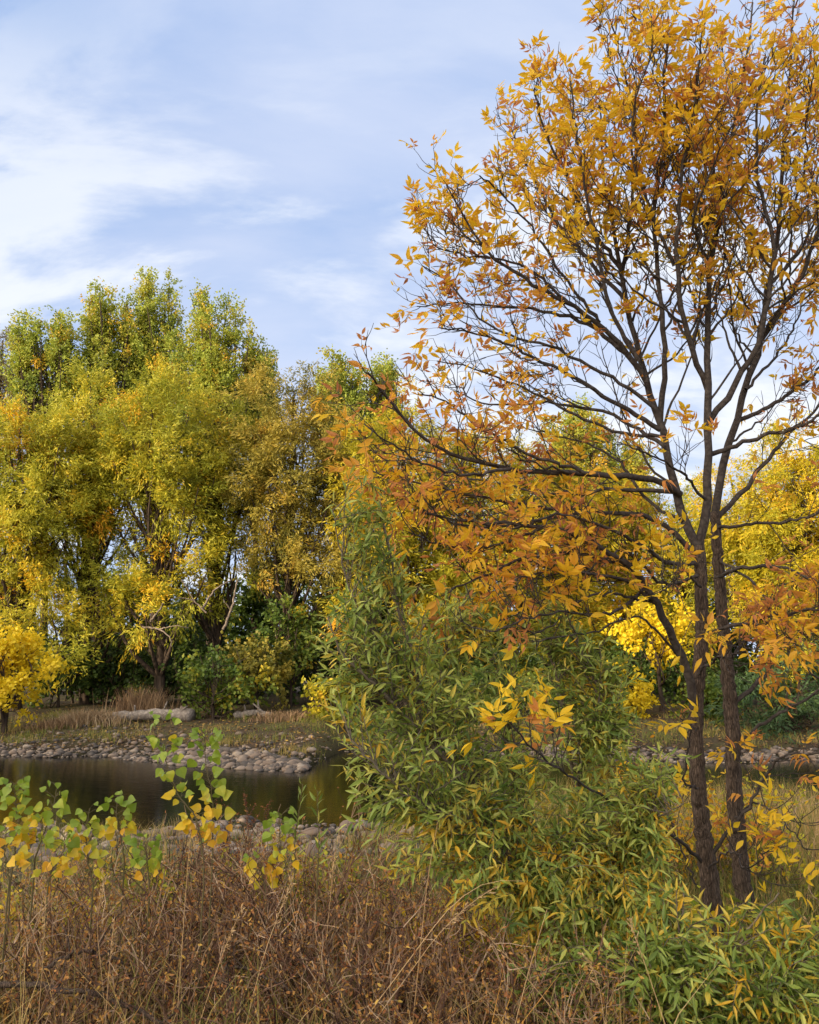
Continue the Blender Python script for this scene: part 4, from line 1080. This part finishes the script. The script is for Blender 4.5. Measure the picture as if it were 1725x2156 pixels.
# dark fallen limbs in the brush
def near_limb(label, pts, r0, r1):
    m = MB(); q = wob(resample([P(*p) for p in pts], 22), .006)
    tubes(m, q, np.linspace(r0, r1, 22), 7, rough=.05)
    for s in (.35, .6, .8):
        i = int(22 * s); e = q[i] + np.array([R.normal(0, .1), R.normal(0, .06), R.uniform(.05, .18)])
        tubes(m, resample([q[i], (q[i] + e) / 2 + R.normal(0, .02, 3), e], 6), np.linspace(r1 * .9, .002, 6), 5)
    tag(m.build('fallen_limb', M['ashbark'], smooth=True, origin=q[0]), label, 'branch', 'dark fallen limbs in the brush')
near_limb('dark crooked limb lying low across the bottom left corner', [(-20, 2075, 3.5), (120, 2080, 3.4), (250, 2110, 3.4), (340, 2160, 3.3), (420, 2230, 3.3)], .013, .006)
near_limb('thin dark limb arching through the brush at lower left', [(95, 2040, 3.5), (140, 2010, 3.5), (210, 2005, 3.5), (260, 2030, 3.5)], .009, .004)
near_limb('dark limb leaning in the brush below the tall willow', [(520, 2190, 3.4), (470, 2040, 3.5), (540, 2050, 3.5), (620, 2090, 3.4)], .009, .004)

# tall straw stalks with seed heads
def stalk(label, pts, Y, seed, head=True):
    global R
    R = np.random.default_rng(seed)
    q = resample([P(a, b, Y) for a, b in pts], 14)
    g = np.array([q[0][0], q[0][1], float(ground_z(q[0][0], q[0][1]))])
    if q[0][2] > g[2] + .02:
        dv = q[0] - q[2]; dv = dv / np.linalg.norm(dv); dv[2] = min(dv[2], -.55)
        g = q[0] + dv * ((g[2] - q[0][2]) / dv[2]); q = resample(np.vstack([g, q[::3], q[-1:]]), 18)
    root = thing('grass_stalk', g, label, 'grass stalk', 'tall straw grass stalks in the foreground')
    m = MB(); tubes(m, q, np.linspace(.0024, .0009, len(q)), 4, [R.uniform(.3, .9)])
    m.build('stem', M['straw'], root, origin=g)
    if head:
        n = 46; s = 1 - .22 * R.random(n); f = s * (len(q) - 1); j = np.minimum(f.astype(int), len(q) - 2)
        p = q[j] + (q[j + 1] - q[j]) * (f - j)[:, None] + R.normal(0, .004, (n, 3))
        tg = unit(q[-1] - q[-3])
        m = MB(); leaves(m, p, tg * .8 + R.normal(0, .35, (n, 3)) + np.array([0, 0, -.25]), R.normal(size=(n, 3)), .017 * R.uniform(.7, 1.5, n), .0035, R.random(n), SMALLLEAF)
        m.build('seed_head', M['straw'], root, origin=g)
for i, (lab, pts, Y, hd) in enumerate([
        ('straight straw stalk rising in front of the cottonwood saplings', [(374, 2130), (390, 1900), (402, 1740)], 3.3, False),
        ('straw stalk leaning right below the willow sprouts', [(520, 2150), (560, 2000), (618, 1846)], 3.3, True),
        ('straw stalk leaning right at the bottom left of the middle', [(420, 2156), (465, 2020), (510, 1910)], 3.2, True),
        ('pale straw stalk standing below the left saplings', [(222, 2150), (232, 2020), (242, 1930)], 3.3, True),
        ('drooping straw plume left of the tallest sapling', [(215, 2060), (205, 1930), (225, 1850), (210, 1830)], 3.4, True),
        ('leftmost straw stalk near the picture edge', [(80, 2150), (90, 2030), (96, 1900)], 3.4, True),
        ('upright straw stalk in front of the tall willow leaves', [(885, 2000), (900, 1860), (922, 1730)], 3.3, False),
        ('straw stalk arching far to the right below the tall willow', [(870, 2010), (940, 1920), (1000, 1870), (1060, 1852), (1100, 1855)], 3.2, False),
        ('straw stalk leaning right beside the arching one', [(880, 2025), (930, 1960), (1000, 1895), (1040, 1870)], 3.3, True),
        ('straw stalk leaning right at the bottom middle', [(1085, 2156), (1115, 2040), (1152, 1915)], 3.2, False),
        ('straw stalk leaning left at the bottom middle', [(1200, 2170), (1110, 2060), (1017, 1960)], 3.1, True),
        ('straw stalk leaning left in front of the corner willow', [(1405, 2170), (1365, 2050), (1325, 1935)], 3.1, True),
        ('straw plume bending left beside the corner willow', [(1275, 2170), (1262, 2080), (1240, 2020), (1228, 2010)], 3.1, True),
        ('bare straw stalk between the ash foot and the right edge', [(1745, 2060), (1715, 1980), (1695, 1930)], 3.4, True),
        ('tall straw stalk standing in the meadow at the right edge', [(1690, 2000), (1705, 1850), (1722, 1720)], 5.5, True),
        ('short straw stalk in front of the near cobbles', [(690, 1950), (700, 1850), (706, 1790)], 3.6, True)]):
    stalk(lab, pts, Y, 700 + i, hd)

# ------------------------------------------------------------------ grass of the near bank
R = np.random.default_rng(808)
m = MB()
n = 10000                                                     # dry grass through the brush
x = R.uniform(-2.6, 2.4, n); y = R.uniform(3.0, 6.0, n)
cap = lambda y, x: np.where(x > .8, .24, np.maximum(1.6 - .25 * y, .06))
blades(m, np.column_stack([x, y]), np.minimum(R.uniform(.2, .7, n), cap(y, x) * R.uniform(.5, 1.05, n)), .0045 * R.uniform(.6, 1.4, n), R.uniform(.05, 1.2, n), np.clip(.6 + .2 * np.sin(x * 3.1 + 1) * np.sin(y * 4.3 + x) + R.normal(0, .2, n), 0, 1))
n = 6000
x = R.uniform(-5, 3, n); y = R.uniform(5.0, 9.0, n)
blades(m, np.column_stack([x, y]), np.minimum(R.uniform(.12, .4, n), cap(y, x)), .006, R.uniform(.05, .5, n), np.clip(R.normal(.5, .18, n), 0, 1))
n = 20000                                                     # the meadow on the right
x = R.uniform(1.0, 8.5, n); y = R.uniform(4.0, 13.0, n)
blades(m, np.column_stack([x, y]), R.uniform(.25, .85, n) * np.interp(y, [4, 5.3, 7, 13], [.3, .36, .95, 1.1]), .008, R.uniform(.05, .5, n), np.clip(.5 + .3 * np.sin(x * 1.1 + y) * np.sin(y * .8) + R.normal(0, .24, n), 0, 1))
n = 5000                                                      # green low weeds
x = R.uniform(-2.5, 3, n); y = R.uniform(3.6, 7, n)
blades(m, np.column_stack([x, y]), R.uniform(.1, .4, n), .008, R.uniform(.1, .7, n), np.clip(R.normal(.2, .12, n), 0, 1))
for _ in range(70):
    cx, cy = R.uniform(-7, 1.5), R.uniform(7.5, 13.2); n = 60
    blades(m, np.column_stack([cx + R.normal(0, .18, n), cy + R.normal(0, .18, n)]), R.uniform(.08, .34, n), .007, R.uniform(.1, .8, n), np.clip(R.normal(R.choice([.2, .45, .7]), .12, n), 0, 1))
tag(m.build('grass', M['grass']), 'mixed green and straw grass covering the near bank', 'grass', kind='stuff')
n = 9000; m = MB()
x = R.uniform(-3, 4.5, n); y = R.uniform(3, 8, n)
leaves(m, np.column_stack([x, y, ground_z(x, y) + .02 + R.random(n) * .08]), R.normal(size=(n, 3)) * [1, 1, .3], np.array([0, 0, 1.0]) + R.normal(0, .4, (n, 3)), .06, .04, R.random(n), SMALLLEAF, R.normal(0, .3, n))
tag(m.build('leaf_litter', M['litter']), 'fallen brown and yellow leaves under the near brush', 'leaf litter', kind='stuff')
